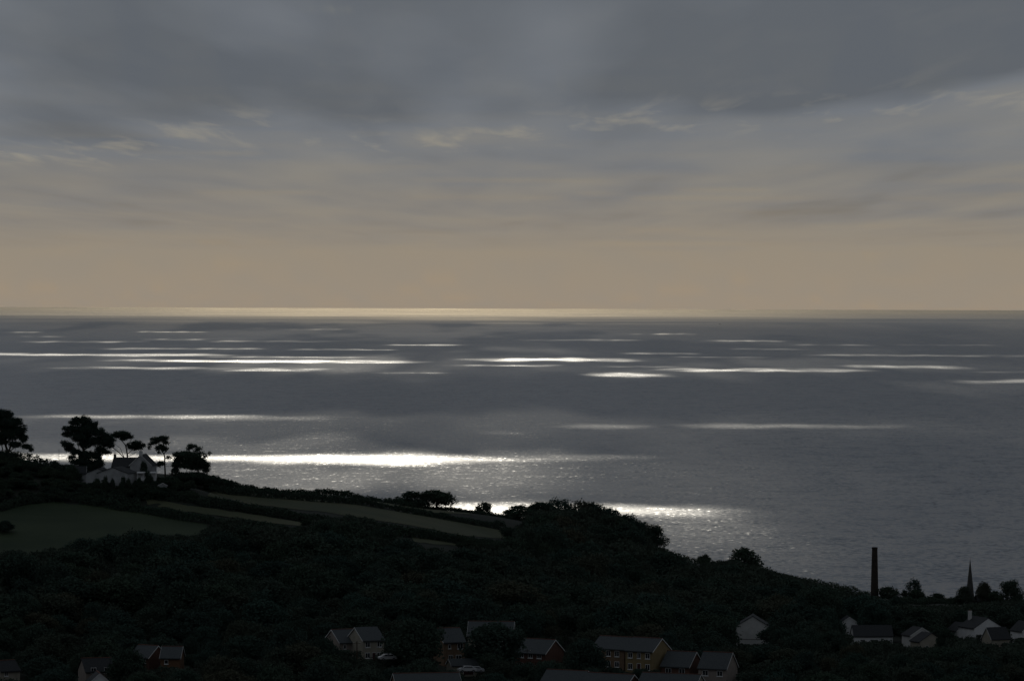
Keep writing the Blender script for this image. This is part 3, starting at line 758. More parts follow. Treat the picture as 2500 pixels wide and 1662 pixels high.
# ------------------------------------------------------------------ houses
WIN = {}
def window(parent, loc, rz, w, h):
    key = (w, h)
    if key not in WIN:
        pane = MB().box((-w / 2, -.05, 0), (w / 2, .04, h)).mesh('window', 'pane')
        fr = MB(); t = .075
        fr.box((-w / 2 - .03, -.09, -.03), (w / 2 + .03, -.052, t)).box((-w / 2 - .03, -.09, h - t), (w / 2 + .03, -.052, h + .03))
        for x in ([-w / 2 + t / 2 - .03, w / 2 - t / 2 + .03] + ([0] if w > .8 else [])):
            fr.box((x - t / 2, -.088, t), (x + t / 2, -.052, h - t))
        sill = MB().box((-w / 2 - .12, -.18, -.13), (w / 2 + .12, -.0, -.032))
        WIN[key] = (pane, fr.mesh('frame', 'frame'), sill.mesh('sill', 'frame'))
    p, f, s = WIN[key]
    o = link(bpy.data.objects.new('window', p), parent); o.location = loc; o.rotation_euler = (0, 0, rz)
    link(bpy.data.objects.new('frame', f), o); link(bpy.data.objects.new('sill', s), o)
    return o
def house_parts(root, h, win=(), doors=(), chim=(), barge=(1, -1), ridge=True, wallmat=None):
    """walls, roof, verges, gutter, windows, doors and chimneys of one gabled block; coordinates from the block's base"""
    w, d, e, r = h['w'], h['d'], h['e'], h['r']; sl = (r - e) / (d / 2)
    M4 = Matrix.Translation(h['p'] - root.location) if root.rotation_euler.z == 0 else Matrix.Identity(4)
    loc = h['p'] - root.location; rz = h['rot'] if root.rotation_euler.z == 0 else 0.0
    if rz == 0.0 and root.rotation_euler.z != 0: loc = Vector((0, 0, 0))
    holder_loc, holder_rot = loc, (0, 0, rz)
    a, b = w / 2, d / 2
    V = []
    for x in (-a, a): V += [(x, -b, -3.5), (x, b, -3.5), (x, b, e), (x, 0, r - .02), (x, -b, e)]
    F = [(0, 1, 2, 3, 4), (9, 8, 7, 6, 5), (0, 4, 9, 5), (1, 6, 7, 2), (4, 3, 8, 9), (3, 2, 7, 8), (0, 5, 6, 1)]
    me = bpy.data.meshes.new('wall'); me.from_pydata(V, [], F); me.materials.append(M[h['wall']])
    wall = link(bpy.data.objects.new('wall', me), root); wall.location = holder_loc; wall.rotation_euler = holder_rot
    rf = MB(); ov = .32; t = .17; A = a + .22
    for s in (-1, 1):
        yb = s * (b + ov); zb = r - sl * (b + ov)
        p = [(-A, 0, r + .01), (A, 0, r + .01), (A, yb, zb + .01), (-A, yb, zb + .01)]
        q = [(x, y, z + t) for x, y, z in p]
        rf.hexa(p + q if s < 0 else [p[3], p[2], p[1], p[0], q[3], q[2], q[1], q[0]])
    roof = rf.build('roof', h['roof'], root, holder_loc, holder_rot)
    if ridge: MB().box((-A, -.14, r + t - .06), (A, .14, r + t + .07)).build('ridge_cap', 'ridge', roof)
    for sgn in barge:
        bb = MB(); x0, x1 = sorted((sgn * (A + .003), sgn * (A + .045)))
        for s in (-1, 1):
            yb = s * (b + ov + .02); zb = r - sl * (b + ov + .02); hh = .2
            lo = [(x0, 0, r - .04), (x1, 0, r - .04), (x1, yb, zb - .04), (x0, yb, zb - .04)]
            hi = [(x, y, z + hh) for x, y, z in lo]
            bb.hexa(lo + hi if s < 0 else [lo[3], lo[2], lo[1], lo[0], hi[3], hi[2], hi[1], hi[0]])
        bb.build('bargeboard', 'frame', root, holder_loc, holder_rot)
    for s in (-1,):
        yb = s * (b + ov); zb = r - sl * (b + ov)
        MB().box((-a, yb - .12, zb - .1), (a, yb - .004, zb + .02)).build('gutter', 'gutter', root, holder_loc, holder_rot)
    Rz = Matrix.Rotation(rz, 3, 'Z')
    def place(face, u, z):
        l = {'F': Vector((u, -b, z)), 'R': Vector((a, u, z)), 'L': Vector((-a, -u, z))}[face]
        return holder_loc + Rz @ l, rz + {'F': 0, 'R': R(90), 'L': R(-90)}[face]
    for face, u, z, ww, hh in win:
        l, q = place(face, u, z); window(root, l, q, ww, hh)
    for face, u, ww, hh in doors:
        l, q = place(face, u, 0.1)
        dd = MB().box((-ww / 2, -.06, 0), (ww / 2, .04, hh)).build('door', 'door', root, l, (0, 0, q))
        MB().box((-ww / 2 - .08, -.09, 0), (-ww / 2, -.0, hh + .08)).box((ww / 2, -.09, 0), (ww / 2 + .08, -.0, hh + .08)).box((-ww / 2, -.09, hh + .002), (ww / 2, -.0, hh + .08)).build('door_frame', 'frame', dd)
    for x, y, cw, top, mat in chim:
        c = MB().box((x - cw / 2, y - cw / 2, r - sl * abs(y) - .6), (x + cw / 2, y + cw / 2, r + top)).box((x - cw / 2 - .06, y - cw / 2 - .06, r + top), (x + cw / 2 + .06, y + cw / 2 + .06, r + top + .14)).build('chimney', mat, roof)
        for k in (-.2, .2):
            pot = MB().lathe([(.11, 0), (.1, .12), (.09, .4), (.11, .45)], 10).build('chimney_pot', 'ridge', None)
            pot.parent = root; pot.location = holder_loc + Rz @ Vector((x + k * (cw > .5), y, r + top + .14))
            if cw <= .5: break
def house(key, name, label, group=None, cat='house', **kw):
    h = HOUSES[key]
    o = thing(name, label, cat, h['p'], h['rot'], group)
    house_parts(o, h, **kw)
    return o
# the white house on the hill: one building of several blocks
hm = HOUSES['hill_main']
root = thing('white_house', 'white walled house with several gables and slate roofs among the pines', 'house', hm['p'])
house_parts(root, hm, win=[('F', -2.4, 2.9, 1.1, 1.1)], chim=[(-4.0, 0, .7, .9, 'stone')], barge=(), ridge=False)
house_parts(root, HOUSES['hill_gable'], win=[('R', 1.2, 3.0, 1.0, 1.1)], chim=[(3.6, 0, .9, 1.0, 'grey_render')], barge=(1,), ridge=False)
house_parts(root, HOUSES['hill_front'], win=[('R', 3.3, 1.5, 1.3, 1.1), ('R', -3.2, 1.0, 1.0, .9)], barge=(), ridge=False)
house_parts(root, HOUSES['hill_left'], win=[('R', 1.0, 1.2, .8, 1.3)], barge=(), ridge=False)
def hill_veranda():
    Y = 1266; p = at(358, 1152, Y) - root.location; g = p.z
    MB().box((p.x - 2.9, p.y - 1.5, g - .35), (p.x + 2.9, p.y + 3, g)).build('veranda_roof', 'frame', root)
    for k in range(4):
        x = p.x - 2.7 + k * 1.8
        MB().box((x - .08, p.y - 1.4, g - 4.6), (x + .08, p.y - 1.24, g - .352)).build('veranda_post', 'frame', root)
    MB().box((p.x - 2.8, p.y + 1.2, g - 4.8), (p.x + 2.8, p.y + 2.8, g - .352)).build('veranda_wall', 'white', root)
    bl = MB().box((p.x - 2.8, p.y - 1.7, g - 2.3), (p.x + 2.8, p.y - 1.62, g - 1.45)).build('balustrade', 'frame', root)
    MB().box((p.x - 2.9, p.y - 1.78, g - 1.448), (p.x + 2.9, p.y - 1.55, g - 1.36)).build('handrail', 'frame', bl)
    MB().box((p.x - 2.9, p.y - 1.7, g - 2.55), (p.x + 2.9, p.y + 1.2, g - 2.302)).build('veranda_floor', 'white', root)
hill_veranda()
house('hill_cottage', 'cottage', 'small cottage with a pale gable end half hidden left of the white house', barge=(1,), ridge=False, win=[('R', 0, .9, .8, .8)])
house('hill_shed', 'garden_shed', 'tiny garden shed with a pale gable below the umbrella pine', cat='shed', barge=(1,), ridge=False)
W2 = (1.15, 1.25); W1 = (.6, 1.0)
def two(us, z1=.9, z2=3.4, face='F', s=W2): return [(face, u, z, *s) for u in us for z in (z1, z2)]
house('pair_right', 'detached_house', 'cream house with the taller grey roof of the joined pair at lower centre', win=two((-1.5, 1.5)), doors=[('F', .1, .9, 2.0)], barge=(-1,), ridge=False)
house('pair_left', 'detached_house', 'pale pink house with the lower grey roof of the joined pair', win=two((-2.0, .2, 2.2), .8, 2.7, s=W1), barge=(-1,))
house('tall', 'detached_house', 'narrow tan house above a small garage, between two big round trees', win=[('F', -1.2, 3.5, .6, .9), ('F', 1.4, 3.4, 1.3, 1.25), ('F', -.9, .9, 1.0, 1.1), ('F', 1.0, .9, 1.3, 1.1)], barge=(-1,))
house('tall_garage', 'garage', 'low garage with a grey pitched roof below the narrow tan house', cat='garage', doors=[('F', .9, 2.3, 1.9)], barge=(-1,), ridge=False)
house('behind_tree', 'detached_house', 'house with white edged grey roof almost hidden behind a big round tree', win=two((-3, 3)), barge=(1, -1))
house('brick_side', 'detached_house', 'grey roofed house with a plain red brick gable and white verge', win=two((-2.4, 0, 2.4), face='F'), barge=(1,))
house('tan_house', 'detached_house', 'tan brick house joined to the left of the ochre house', win=two((-2.4, 0.1, 2.4), .9, 3.3), barge=(1,))
house('ochre_house', 'detached_house', 'ochre rendered house with wide blank gable and white verges', win=[('F', -2.3, 3.3, 1.15, 1.25), ('F', 0, 3.3, .9, 1.25), ('F', 2.3, 3.3, 1.15, 1.25), ('F', -2.3, .7, 1.15, 1.35), ('F', 2.3, .7, 1.15, 1.35)], doors=[('F', 0, .9, 2.0)], barge=(1,))
house('red_cottage', 'detached_house', 'low red brick house with a large grey roof right of the ochre house', win=[('F', -1.7, 1.9, 1.4, 1.2), ('F', 1.7, 1.9, 1.4, 1.2)], barge=(1,))
house('pink_cottage', 'detached_house', 'pale pink house with a large grey roof, last in the row', win=[('F', -1.7, 1.8, 1.3, 1.2), ('F', 1.8, 1.8, 1.3, 1.2)], barge=(1,))
house('front_a', 'detached_house', 'grey roof with a pale verge, left of the three roofs at the bottom edge', barge=(1,), win=two((-2, 2)))
house('front_b', 'detached_house', 'middle grey roof of the three cut by the bottom edge', barge=(1,), win=two((-2, 2)))
house('front_c', 'detached_house', 'longest grey roof at the bottom edge, below the red brick house', barge=(1,), win=two((-3, 0, 3)))
house('front_d', 'detached_house', 'wide bluish roof at the bottom edge below the narrow tan house', barge=(1, -1), win=two((-3, 0, 3)))
house('red_left', 'detached_house', 'red brick gable with white verge at lower left', barge=(1,), win=two((-1.4, 1.4)))
house('orange_left', 'detached_house', 'small orange brick house touching the red gable at lower left', barge=(1, -1), win=[('F', -.9, 3.0, .8, .9), ('F', 1.1, .9, 1.1, 1.2)])
house('purple_roof', 'detached_house', 'sloping purplish roof half hidden by trees at lower left', barge=(), win=two((-1.5, 1.5)))
house('white_end', 'detached_house', 'pale white gable end at the bottom edge, lower left', barge=(1,), win=[('R', .6, 2.6, .9, 1.0)])
house('edge_left', 'detached_house', 'cream wall of a house at the very left edge near the bottom', barge=(-1,), win=[('F', -1, 3, .9, 1.0), ('L', 0, 2.6, .9, 1.0)])
bgh = house('blank_gable', 'gable_house', 'tall house showing a big blank pale gable end', barge=(), ridge=False)
MB().box((4.503, -4.5, 2.5), (4.56, 4.5, 2.62)).build('string_course', 'stone', bgh)
house('peeping_gable', 'village_house', 'white gable tip peeping over the roof of the long white house', barge=(1,), ridge=False)
house('long_white', 'village_house', 'long low white house with a dark slate roof facing the viewer', barge=(), win=[('F', -3.2, 1.0, 1.0, 1.1), ('F', .8, 1.0, 1.2, 1.1), ('F', 3.6, 1.0, 1.0, 1.1)], ridge=False)
house('twin_back', 'village_house', 'rear of the two overlapping pale gables in the right hand village', barge=(1,), ridge=False)
house('twin_front', 'village_house', 'cream front one of the two overlapping gables in the right hand village', barge=(), ridge=False, win=[('R', -1.6, 1.2, .9, 1.0)])
house('verge_house', 'village_house', 'dark roof with a bright white verge, left of the chimneyed house', barge=(1,), ridge=False)
house('chimney_house', 'village_house', 'white gabled house with a tall pale chimney at the right', barge=(), ridge=False, win=[('R', -2.4, .8, 1.0, 1.2), ('R', 1.2, 3.0, .9, 1.0)], chim=[(-3.6, -1.6, .85, 1.6, 'grey_render')])
house('steep_gable', 'village_house', 'small steep gable with a long dark roof in front of the chimneyed house', barge=(-1,), ridge=False)
house('edge_right', 'village_house', 'white wall of a house cut by the right edge', barge=(1,), ridge=False)
house('far_white', 'cottage', 'tiny far white gable among the bushes right of the chimney stack', barge=(), ridge=False)

# ------------------------------------------------------------------ landmarks
def chimney_stack():
    Y = 1615; p = at(2135.5, 1335, Y); g = tz(p.x, Y); h = p.z - g
    o = thing('chimney_stack', 'tall tapering dark brick chimney stack outlined against the water', 'chimney', (p.x, Y, g))
    rt, rb = 1.06, 1.06 + h * .024
    pr = [(rb, 1.2)] + [(rb + (rt - rb) * k / 8, 1.2 + (h - 1.9) * k / 8) for k in range(1, 9)]
    MB().lathe(pr, 24).build('shaft', 'stack', o)
    MB().lathe([(rb + .5, -1.5), (rb + .5, 1.0), (rb + .02, 1.3)], 4, R(45)).build('plinth', 'stone', o)
    MB().lathe([(rt + .01, h - .72), (rt + .1, h - .6), (rt + .1, h - .1), (rt - .1, h), (rt - .35, h), (rt - .35, h - .6)], 24).build('cap', 'stack', o)
chimney_stack()
def church():
    Y = 1632; p = at(2368.5, 1366, Y); g = tz(p.x, Y); top = p.z - g
    o = thing('church', 'church with a thin pointed spire rising above trees', 'church', (p.x, Y, g), R(12))
    hs = 15.5; zt = top - hs
    tw = 1.9
    t = MB().box((-tw, -tw, -2), (tw, tw, zt - .4)).box((-tw - .15, -tw - .15, zt - .398), (tw + .15, tw + .15, zt)).build('tower', 'stone', o)
    for a in range(4):
        q = MB().box((-.45, -tw - .05, zt - 3), (.45, -tw + .1, zt - 1.2)).build('belfry_opening', 'gutter', t); q.rotation_euler = (0, 0, a * R(90))
    s = MB().lathe([(1.95, zt + .003), (1.55, zt + 2.2), (.08, top)], 8, R(22.5)).build('spire', 'stone', o)
    MB().tube([(0, 0, top - .2), (0, 0, top + 1.3)], [.05, .035], 6).box((-.3, -.03, top + .8), (.3, .03, top + .86)).build('finial', 'metal', s)
    n = MB().box((2.3, -2.6, -2), (11, 2.6, 2.6)).build('nave_wall', 'stone', o)
    MB().hexa([(2.2, -2.9, 2.4), (11.3, -2.9, 2.4), (11.3, 0, 4.8), (2.2, 0, 4.8), (2.2, -2.9, 2.55), (11.3, -2.9, 2.55), (11.3, 0, 4.95), (2.2, 0, 4.95)]).hexa([(2.2, 0, 4.8), (11.3, 0, 4.8), (11.3, 2.9, 2.4), (2.2, 2.9, 2.4), (2.2, 0, 4.95), (11.3, 0, 4.95), (11.3, 2.9, 2.55), (2.2, 2.9, 2.55)]).build('nave_roof', 'dark_slate', o)
church()
def boat():
    dy = 791 - 749 - (1757 - 1250) * .0033
    Y = CAM_Z * FPX / dy; x = (1757 - 1250) / FPX * Y
    o = thing('fishing_boat', 'tiny dark boat far out on the sea', 'boat', (x, Y, 0), R(12))
    V = []; n = 9
    for k in range(n):
        t = k / (n - 1); xx = -7 + 14 * t; w = 2.3 * (1 - max(0, (t - .5) / .5) ** 2.2) + .03; sh = 1.5 + 1.2 * max(0, t - .4)
        V += [(xx, -w, sh), (xx, -w * .8, .2), (xx, 0, -.7), (xx, w * .8, .2), (xx, w, sh)]
    F = [(5 * k + j, 5 * k + j + 1, 5 * k + j + 6, 5 * k + j + 5) for k in range(n - 1) for j in range(4)] + [(5 * k + 4, 5 * k, 5 * k + 5, 5 * k + 9) for k in range(n - 1)] + [(0, 4, 3, 2, 1)]
    me = bpy.data.meshes.new('hull'); me.from_pydata(V, [], F); me.materials.append(M['hull']); link(bpy.data.objects.new('hull', me), o)
    c = MB().hexa([(0.5, -1.4, 1.6), (4, -1.4, 1.7), (4, 1.4, 1.7), (.5, 1.4, 1.6), (.7, -1.2, 4.2), (3.5, -1.2, 4.2), (3.5, 1.2, 4.2), (.7, 1.2, 4.2)]).build('cabin', 'hull', o)
    MB().box((3.62, -1, 3.0), (3.86, 1, 3.7)).build('window', 'pane', c)
    MB().tube([(0, 0, 1.5), (0, 0, 7.5)], [.12, .06], 6).tube([(0, 0, 3), (-5, 0, 6)], [.08, .05], 6).build('mast', 'metal', o)
boat()
def pole(px, py_top, Y, label, r=.13, arm=True, name='utility_pole', cat='pole'):
    p = at(px, py_top, Y); g = tz(p.x, Y); h = p.z - g
    o = thing(name, label, cat, (p.x, Y, g))
    MB().tube([(0, 0, -.6), (0, 0, h)], [r * 1.2, r], 8).build('shaft', 'wood', o)
    if arm:
        MB().box((-.8, -.06, h - .5), (.8, .06, h - .38)).build('crossarm', 'wood', o)
        for x in (-.7, 0, .7): MB().lathe([(.05, h - .378), (.07, h - .3), (.03, h - .22)], 8).build('insulator', 'frame', o).location = (x, 0, 0)
    else:
        MB().lathe([(.1, h + .002), (.13, h + .1), (.02, h + .2)], 8).build('finial', 'metal', o)
pole(871.5, 1564, 945, 'dark utility pole in front of the joined pair of grey roofed houses')
pole(1287, 1583, 940, 'thin pole left of the red brick gable', .07)
pole(144, 1098, 1292, 'thin flagpole between the two biggest pines', .06, False, 'flagpole', 'flagpole')
pole(2274, 1513, 1300, 'thin lamp post behind the twin gables', .06, False, 'lamp_post', 'lamp post')
def shed(px, py, Y, w, d, hgt, wm, label, name='shed', rot=10):
    p = ground_hit(px, py + hgt * FPX / Y); g = tz(p.x, p.y)
    o = thing(name, label, 'shed', (p.x, p.y, g), R(rot))
    MB().box((-w / 2, -d / 2, -4), (w / 2, d / 2, hgt - .2)).build('wall', wm, o)
    MB().hexa([(-w / 2 - .15, -d / 2 - .2, hgt - .35), (w / 2 + .15, -d / 2 - .2, hgt - .35), (w / 2 + .15, d / 2 + .2, hgt - .05), (-w / 2 - .15, d / 2 + .2, hgt - .05), (-w / 2 - .15, -d / 2 - .2, hgt - .15), (w / 2 + .15, -d / 2 - .2, hgt - .15), (w / 2 + .15, d / 2 + .2, hgt + .15), (-w / 2 - .15, d / 2 + .2, hgt + .15)]).build('roof', 'frame', o)
    MB().box((-.4, -d / 2 - .05, -4), (.4, -d / 2 - .003, hgt - .5)).build('door', 'door', o)
shed(1351, 1534, 1010, 2.0, 1.6, 1.4, 'teal', 'small teal hut with a white roof edge above the brick gabled house')
shed(1390, 1517, 1020, 1.4, 1.6, 1.4, 'white', 'small white hut among trees right of the teal hut')

def car(px, py, Y, rot, mat, label):
    p = at(px, py, Y); g = tz(p.x, Y)
    o = thing('parked_car', label, 'car', (p.x, Y, max(g, p.z)), R(rot), 'parked cars')
    prof = [(-2.0, .35), (-2.05, .75), (-1.9, .95), (-1.45, 1.0), (-.95, 1.42), (.75, 1.45), (1.35, 1.02), (1.95, .88), (2.05, .6), (2.0, .35)]
    V = []; W = [.82, .84, .82, .82, .64, .64, .82, .80, .78, .78]
    for s in (-1, 1): V += [(x, s * W[k], z) for k, (x, z) in enumerate(prof)]
    n = len(prof)
    F = [tuple(range(n - 1, -1, -1)), tuple(range(n, 2 * n))] + [(k, (k + 1) % n, n + (k + 1) % n, n + k) for k in range(n)]
    me = bpy.data.meshes.new('body'); me.from_pydata(V, [], F[::1]); me.materials.append(M[mat]); body = link(bpy.data.objects.new('body', me), o)
    for s in (-1, 1):
        MB().hexa([(-1.25, s * .80, 1.03), (1.1, s * .80, 1.04), (1.1, s * .82, 1.04), (-1.25, s * .82, 1.03), (-.88, s * .665, 1.36), (.68, s * .665, 1.38), (.68, s * .69, 1.38), (-.88, s * .69, 1.36)]).build('side_window', 'pane', o)
        for x in (-1.25, 1.25):
            w = MB().lathe([(.31, -.1), (.31, .1)], 14).build('wheel', 'tyre', o, (x, s * .78, .31), (R(90), 0, 0))
            MB().lathe([(.18, -.11), (.18, .11)], 10).build('rim', 'metal', w)
        MB().box((1.9, s * .6 - .14, .62), (2.08, s * .6 + .14, .78)).build('headlight', 'frame', o)
    MB().hexa([(.82, -.6, 1.37), (1.32, -.74, 1.06), (1.32, .74, 1.06), (.82, .6, 1.37), (.86, -.6, 1.41), (1.36, -.74, 1.1), (1.36, .74, 1.1), (.86, .6, 1.41)]).build('windscreen', 'pane', o)
car(946, 1611, 935, 200, 'car_white', 'white car parked beside the joined pair of grey roofed houses')
car(1141, 1640, 925, 190, 'car_white', 'white car parked in front of the low garage')
car(1160, 1641, 927, 185, 'car_silver', 'silver car parked behind the white one by the garage')

# ------------------------------------------------------------------ hedges: each a strip of growth along a field edge
def hedge(pts, label, hgt=2.4, wid=2.2, Ys=None, seed=0, name='hedge'):
    rg = np.random.default_rng(900 + seed)
    P = []
    for k, (px, py) in enumerate(pts):
        p = at(px, py, Ys[k]) if Ys else ground_hit(px, py)
        if p is not None: P.append((p.x, p.y))
    P = np.array(P); seg = np.hypot(*np.diff(P, axis=0).T); cum = np.concatenate([[0], np.cumsum(seg)]); L_ = cum[-1]
    n = int(L_ * 170)
    s = rg.uniform(0, L_, n // 6)
    x = np.interp(s, cum, P[:, 0]); y = np.interp(s, cum, P[:, 1])
    hh = hgt * (.55 + .75 * fbm(s / 5, s * 0 + seed, 33, 3) + .35 * vnoise(s / 22, s * 0, seed))
    t = rg.uniform(0, math.pi, len(s)); rr = rg.uniform(.35, 1.05, len(s)) ** .6
    dx = np.gradient(np.interp(np.linspace(0, L_, 200), cum, P[:, 0])).mean(); dy = np.gradient(np.interp(np.linspace(0, L_, 200), cum, P[:, 1])).mean()
    nv = np.array([-dy, dx]) / math.hypot(dx, dy)
    o_ = np.cos(t) * wid * .6 * rr
    X = x + nv[0] * o_; Y_ = y + nv[1] * o_
    G = np.array([tz(a, b) for a, b in zip(X, Y_)])
    Z = G + np.sin(t) ** .6 * hh * rr
    C = np.stack([X, Y_, Z], 1); D = np.stack([nv[0] * np.cos(t), nv[1] * np.cos(t), np.sin(t)], 1)
    C = np.repeat(C, 6, 0) + rg.normal(size=(len(C) * 6, 3)) * .2; D = np.repeat(D, 6, 0)
    o0 = np.array([P[0, 0], P[0, 1], tz(P[0, 0], P[0, 1])])
    V, F = leaf_quads(C - o0, D, .5, rg)
    o = link(bpy.data.objects.new(name, mesh_np(name, V, F, M['hedge']))); o.location = o0
    o['label'] = label; o['category'] = 'hedge'; o['group'] = 'field hedges'
RY = lambda a, b: [(r[0], r[1]) for r in RIDGE[a:b]]
RD = lambda a, b: [r[2] - 3 for r in RIDGE[a:b]]
hedge(RY(4, 7), 'hedge on the skyline running right from the rounded tree', 2.2, 2.4, RD(4, 7), 1)
hedge(RY(6, 9), 'longest skyline hedge above the long pale field', 2.0, 2.6, RD(6, 9), 2)
hedge(RY(8, 11), 'low skyline hedge against the bright water below the ridge trees', 1.3, 2.2, RD(8, 11), 3)
hedge([(495, 1234), (640, 1257), (800, 1277), (960, 1303), (1130, 1331), (1240, 1340)], 'thick hedge along the lower edge of the long pale field', 2.1, 3.4, None, 4)
hedge([(300, 1214), (400, 1222), (505, 1236), (640, 1256), (760, 1276)], 'hedge along the top of the thin pale strip of field', 2.4, 3.0, None, 5)
hedge([(955, 1305), (1000, 1312), (1080, 1319), (1130, 1333), (1200, 1342), (1260, 1346)], 'hedge above the smallest pale field patch below the long field', 2.2, 5.0, None, 15)
hedge([(200, 1232), (270, 1240), (340, 1252), (450, 1270), (600, 1291), (740, 1306)], 'hedge between the thin pale strip and the green field', 2.2, 3.0, None, 6)
hedge([(-60, 1252), (0, 1246), (60, 1230), (130, 1222), (250, 1230), (340, 1244)], 'curved hedge along the top of the green field', 2.6, 3.4, None, 7)
hedge([(505, 1197), (700, 1208), (880, 1232), (1000, 1254), (1100, 1270), (1230, 1294)], 'hedge along the upper edge of the long pale field', 1.8, 2.4, None, 8)
hedge([(1560, 1352), (1640, 1358), (1705, 1368)], 'short hedge above the small pale patch on the lower slope', 1.6, 2.0, None, 9)
hedge(RY(12, 15), 'scrubby hedge along the falling skyline above the grey water', 3.2, 4.0, RD(12, 15), 10)
hedge(RY(14, 18), 'scrubby hedge along the low skyline leading to the chimney stack', 3.2, 5.0, RD(14, 18), 11)
hedge(RY(17, 20), 'low hedge along the shore behind the village', 2.4, 5.0, RD(17, 20), 12)
hedge([(2180, 1474), (2260, 1473), (2370, 1475)], 'hedge along the foot of the bushes between chimney stack and spire', 2.0, 3.0, None, 13)
hedge([(-80, 1128), (0, 1122), (60, 1122), (110, 1136), (150, 1146), (215, 1152)], 'overgrown hedge falling from the left edge pine towards the white house', 2.6, 4.5, [1290, 1290, 1290, 1290, 1290, 1290], 14)

# ------------------------------------------------------------------ garden shrubs round the white house
hr = random.Random(5)
def shrub_label(px, hh):
    return ('tall' if hh > 3.1 else 'low' if hh < 2.0 else 'middling') + ' dark shrub ' + ('on the scrubby slope below the left edge pine' if px < 130 else 'on the bank left of the white house' if px < 215 else 'in the garden below the white house' if px < 390 else 'under the rounded tree at the garden edge' if px < 480 else 'where the garden meets the skyline hedge')
FRONT_CLEAR = [(205, 1136, 380, 1176)]
n = 0
for k in range(3000):
    if n >= 150: break
    px = hr.uniform(-30, 560); py = hr.uniform(1112, 1226)
    if any(in_poly(px, py, f[1]) for f in FIELDS) or in_poly(px, py - 12, FIELDS[2][1]) or in_poly(px, py - 10, FIELDS[1][1]): continue
    p = ground_hit(px, py)
    if p is None: continue
    S = FPX / p.y; hh = hr.uniform(1.8, 4.0); w = hr.uniform(3.5, 7.0); top = py - hh * S
    lim = 1106 + max(0, px) * .26 if px < 120 else (1178 if 205 < px < 385 else (1146 if px < 205 else 1163 + max(0, px - 500) * .12))
    if top < lim:
        hh = (py - lim) / S
        if hh < .9: continue
    plant('shrub', shrub_label(px, hh), 'shrub', (p.x, p.y, tz(p.x, p.y) - .15), w, hh, hr.uniform(0, 6), BUSH[n % 4], None, 'garden shrubs below the white house')
    n += 1
for i, (px, top, w, lab) in enumerate([(300, 1161, 17, 'round shrub hiding part of the front gable of the white house'), (328, 1172, 14, 'low shrub under the right hand window of the white house'), (274, 1168, 16, 'smaller shrub left of the round one before the front gable'),
                                       (133, 1123, 24, 'round bush on the crest between the two biggest pines'), (362, 1148, 22, 'dark bush growing on the veranda of the white house'), (352, 1124, 22, 'dark bush between the veranda and the rear gable'), (176, 1136, 40, 'wide bush in front of the half hidden cottage'), (238, 1166, 30, 'shrub under the left wing of the white house'), (256, 1160, 16, 'dark shrub where the two front wings of the white house meet'), (338, 1164, 20, 'shrub at the right corner of the front gable of the white house'), (312, 1168, 18, 'squat shrub in the middle of the front gable of the white house')]):
    Y = {3: 1290, 4: 1262, 5: 1274, 6: 1274}.get(i, 1256)
    tree_at(px, top, w, Y, lab, 'shrub', 'bush', cat='shrub')

for px, top, w, Y, lab in ((350, 1214, 30, 1262, 'bush closing the left end of the thin pale strip of field'), (512, 1188, 40, 1296, 'bush closing the upper left end of the long pale field'),
                           (498, 1200, 34, 1285, 'lower bush at the left end of the long pale field'), (1243, 1286, 50, 1352, 'bush at the right end of the long pale field'), (752, 1266, 46, 1236, 'bush at the right end of the thin pale strip'), (1140, 1316, 50, 1258, 'bush beside the smallest pale field patch')):
    tree_at(px, top, w, Y, lab, 'shrub', 'bush', cat='shrub')
# ------------------------------------------------------------------ the woods
CANOPY = [(-150, 1335), (0, 1335), (60, 1340), (130, 1330), (200, 1312), (270, 1288), (330, 1290), (400, 1300), (480, 1300), (530, 1264), (570, 1256), (620, 1272), (700, 1284), (760, 1274), (800, 1258), (850, 1252), (900, 1258), (950, 1284), (1000, 1322), (1050, 1332),
          (1120, 1340), (1150, 1326), (1200, 1322), (1225, 1318), (1250, 1290), (1290, 1246), (1340, 1232), (1440, 1236), (1500, 1256), (1560, 1286), (1600, 1320), (1640, 1350), (1655, 1372), (1700, 1374), (1760, 1366), (1800, 1362), (1870, 1385), (1950, 1408), (2050, 1436), (2130, 1455), (2215, 1472), (2310, 1474), (2400, 1466), (2600, 1456)]
_cx = [c[0] for c in CANOPY]; _cy = [c[1] for c in CANOPY]
CLEAR = []
for k, h in HOUSES.items():
    if k.startswith('hill'): continue
    q = []
    for x in (-h['w'] / 2, h['w'] / 2):
        for y in (-h['d'] / 2, h['d'] / 2):
            for z in (h['e'] * (.3 if k in ('tan_house', 'ochre_house', 'tall', 'pink_cottage', 'red_cottage', 'blank_gable') else .68), h['e']):
                q.append(proj(h['p'] + Matrix.Rotation(h['rot'], 3, 'Z') @ Vector((x, y, z))))
        q.append(proj(h['p'] + Matrix.Rotation(h['rot'], 3, 'Z') @ Vector((x, 0, h['r']))))
    CLEAR.append((min(a for a, b in q) + 2, min(b for a, b in q), max(a for a, b in q) - 2, max(b for a, b in q), h['p'].y))
CLEAR += [(932, 1598, 960, 1614, 935), (1128, 1630, 1170, 1642, 925), (1336, 1532, 1364, 1546, 1010), (1382, 1516, 1398, 1530, 1020), (868, 1562, 875, 1596, 945)]
wr_ = random.Random(21)
cand = []
y = 868.0
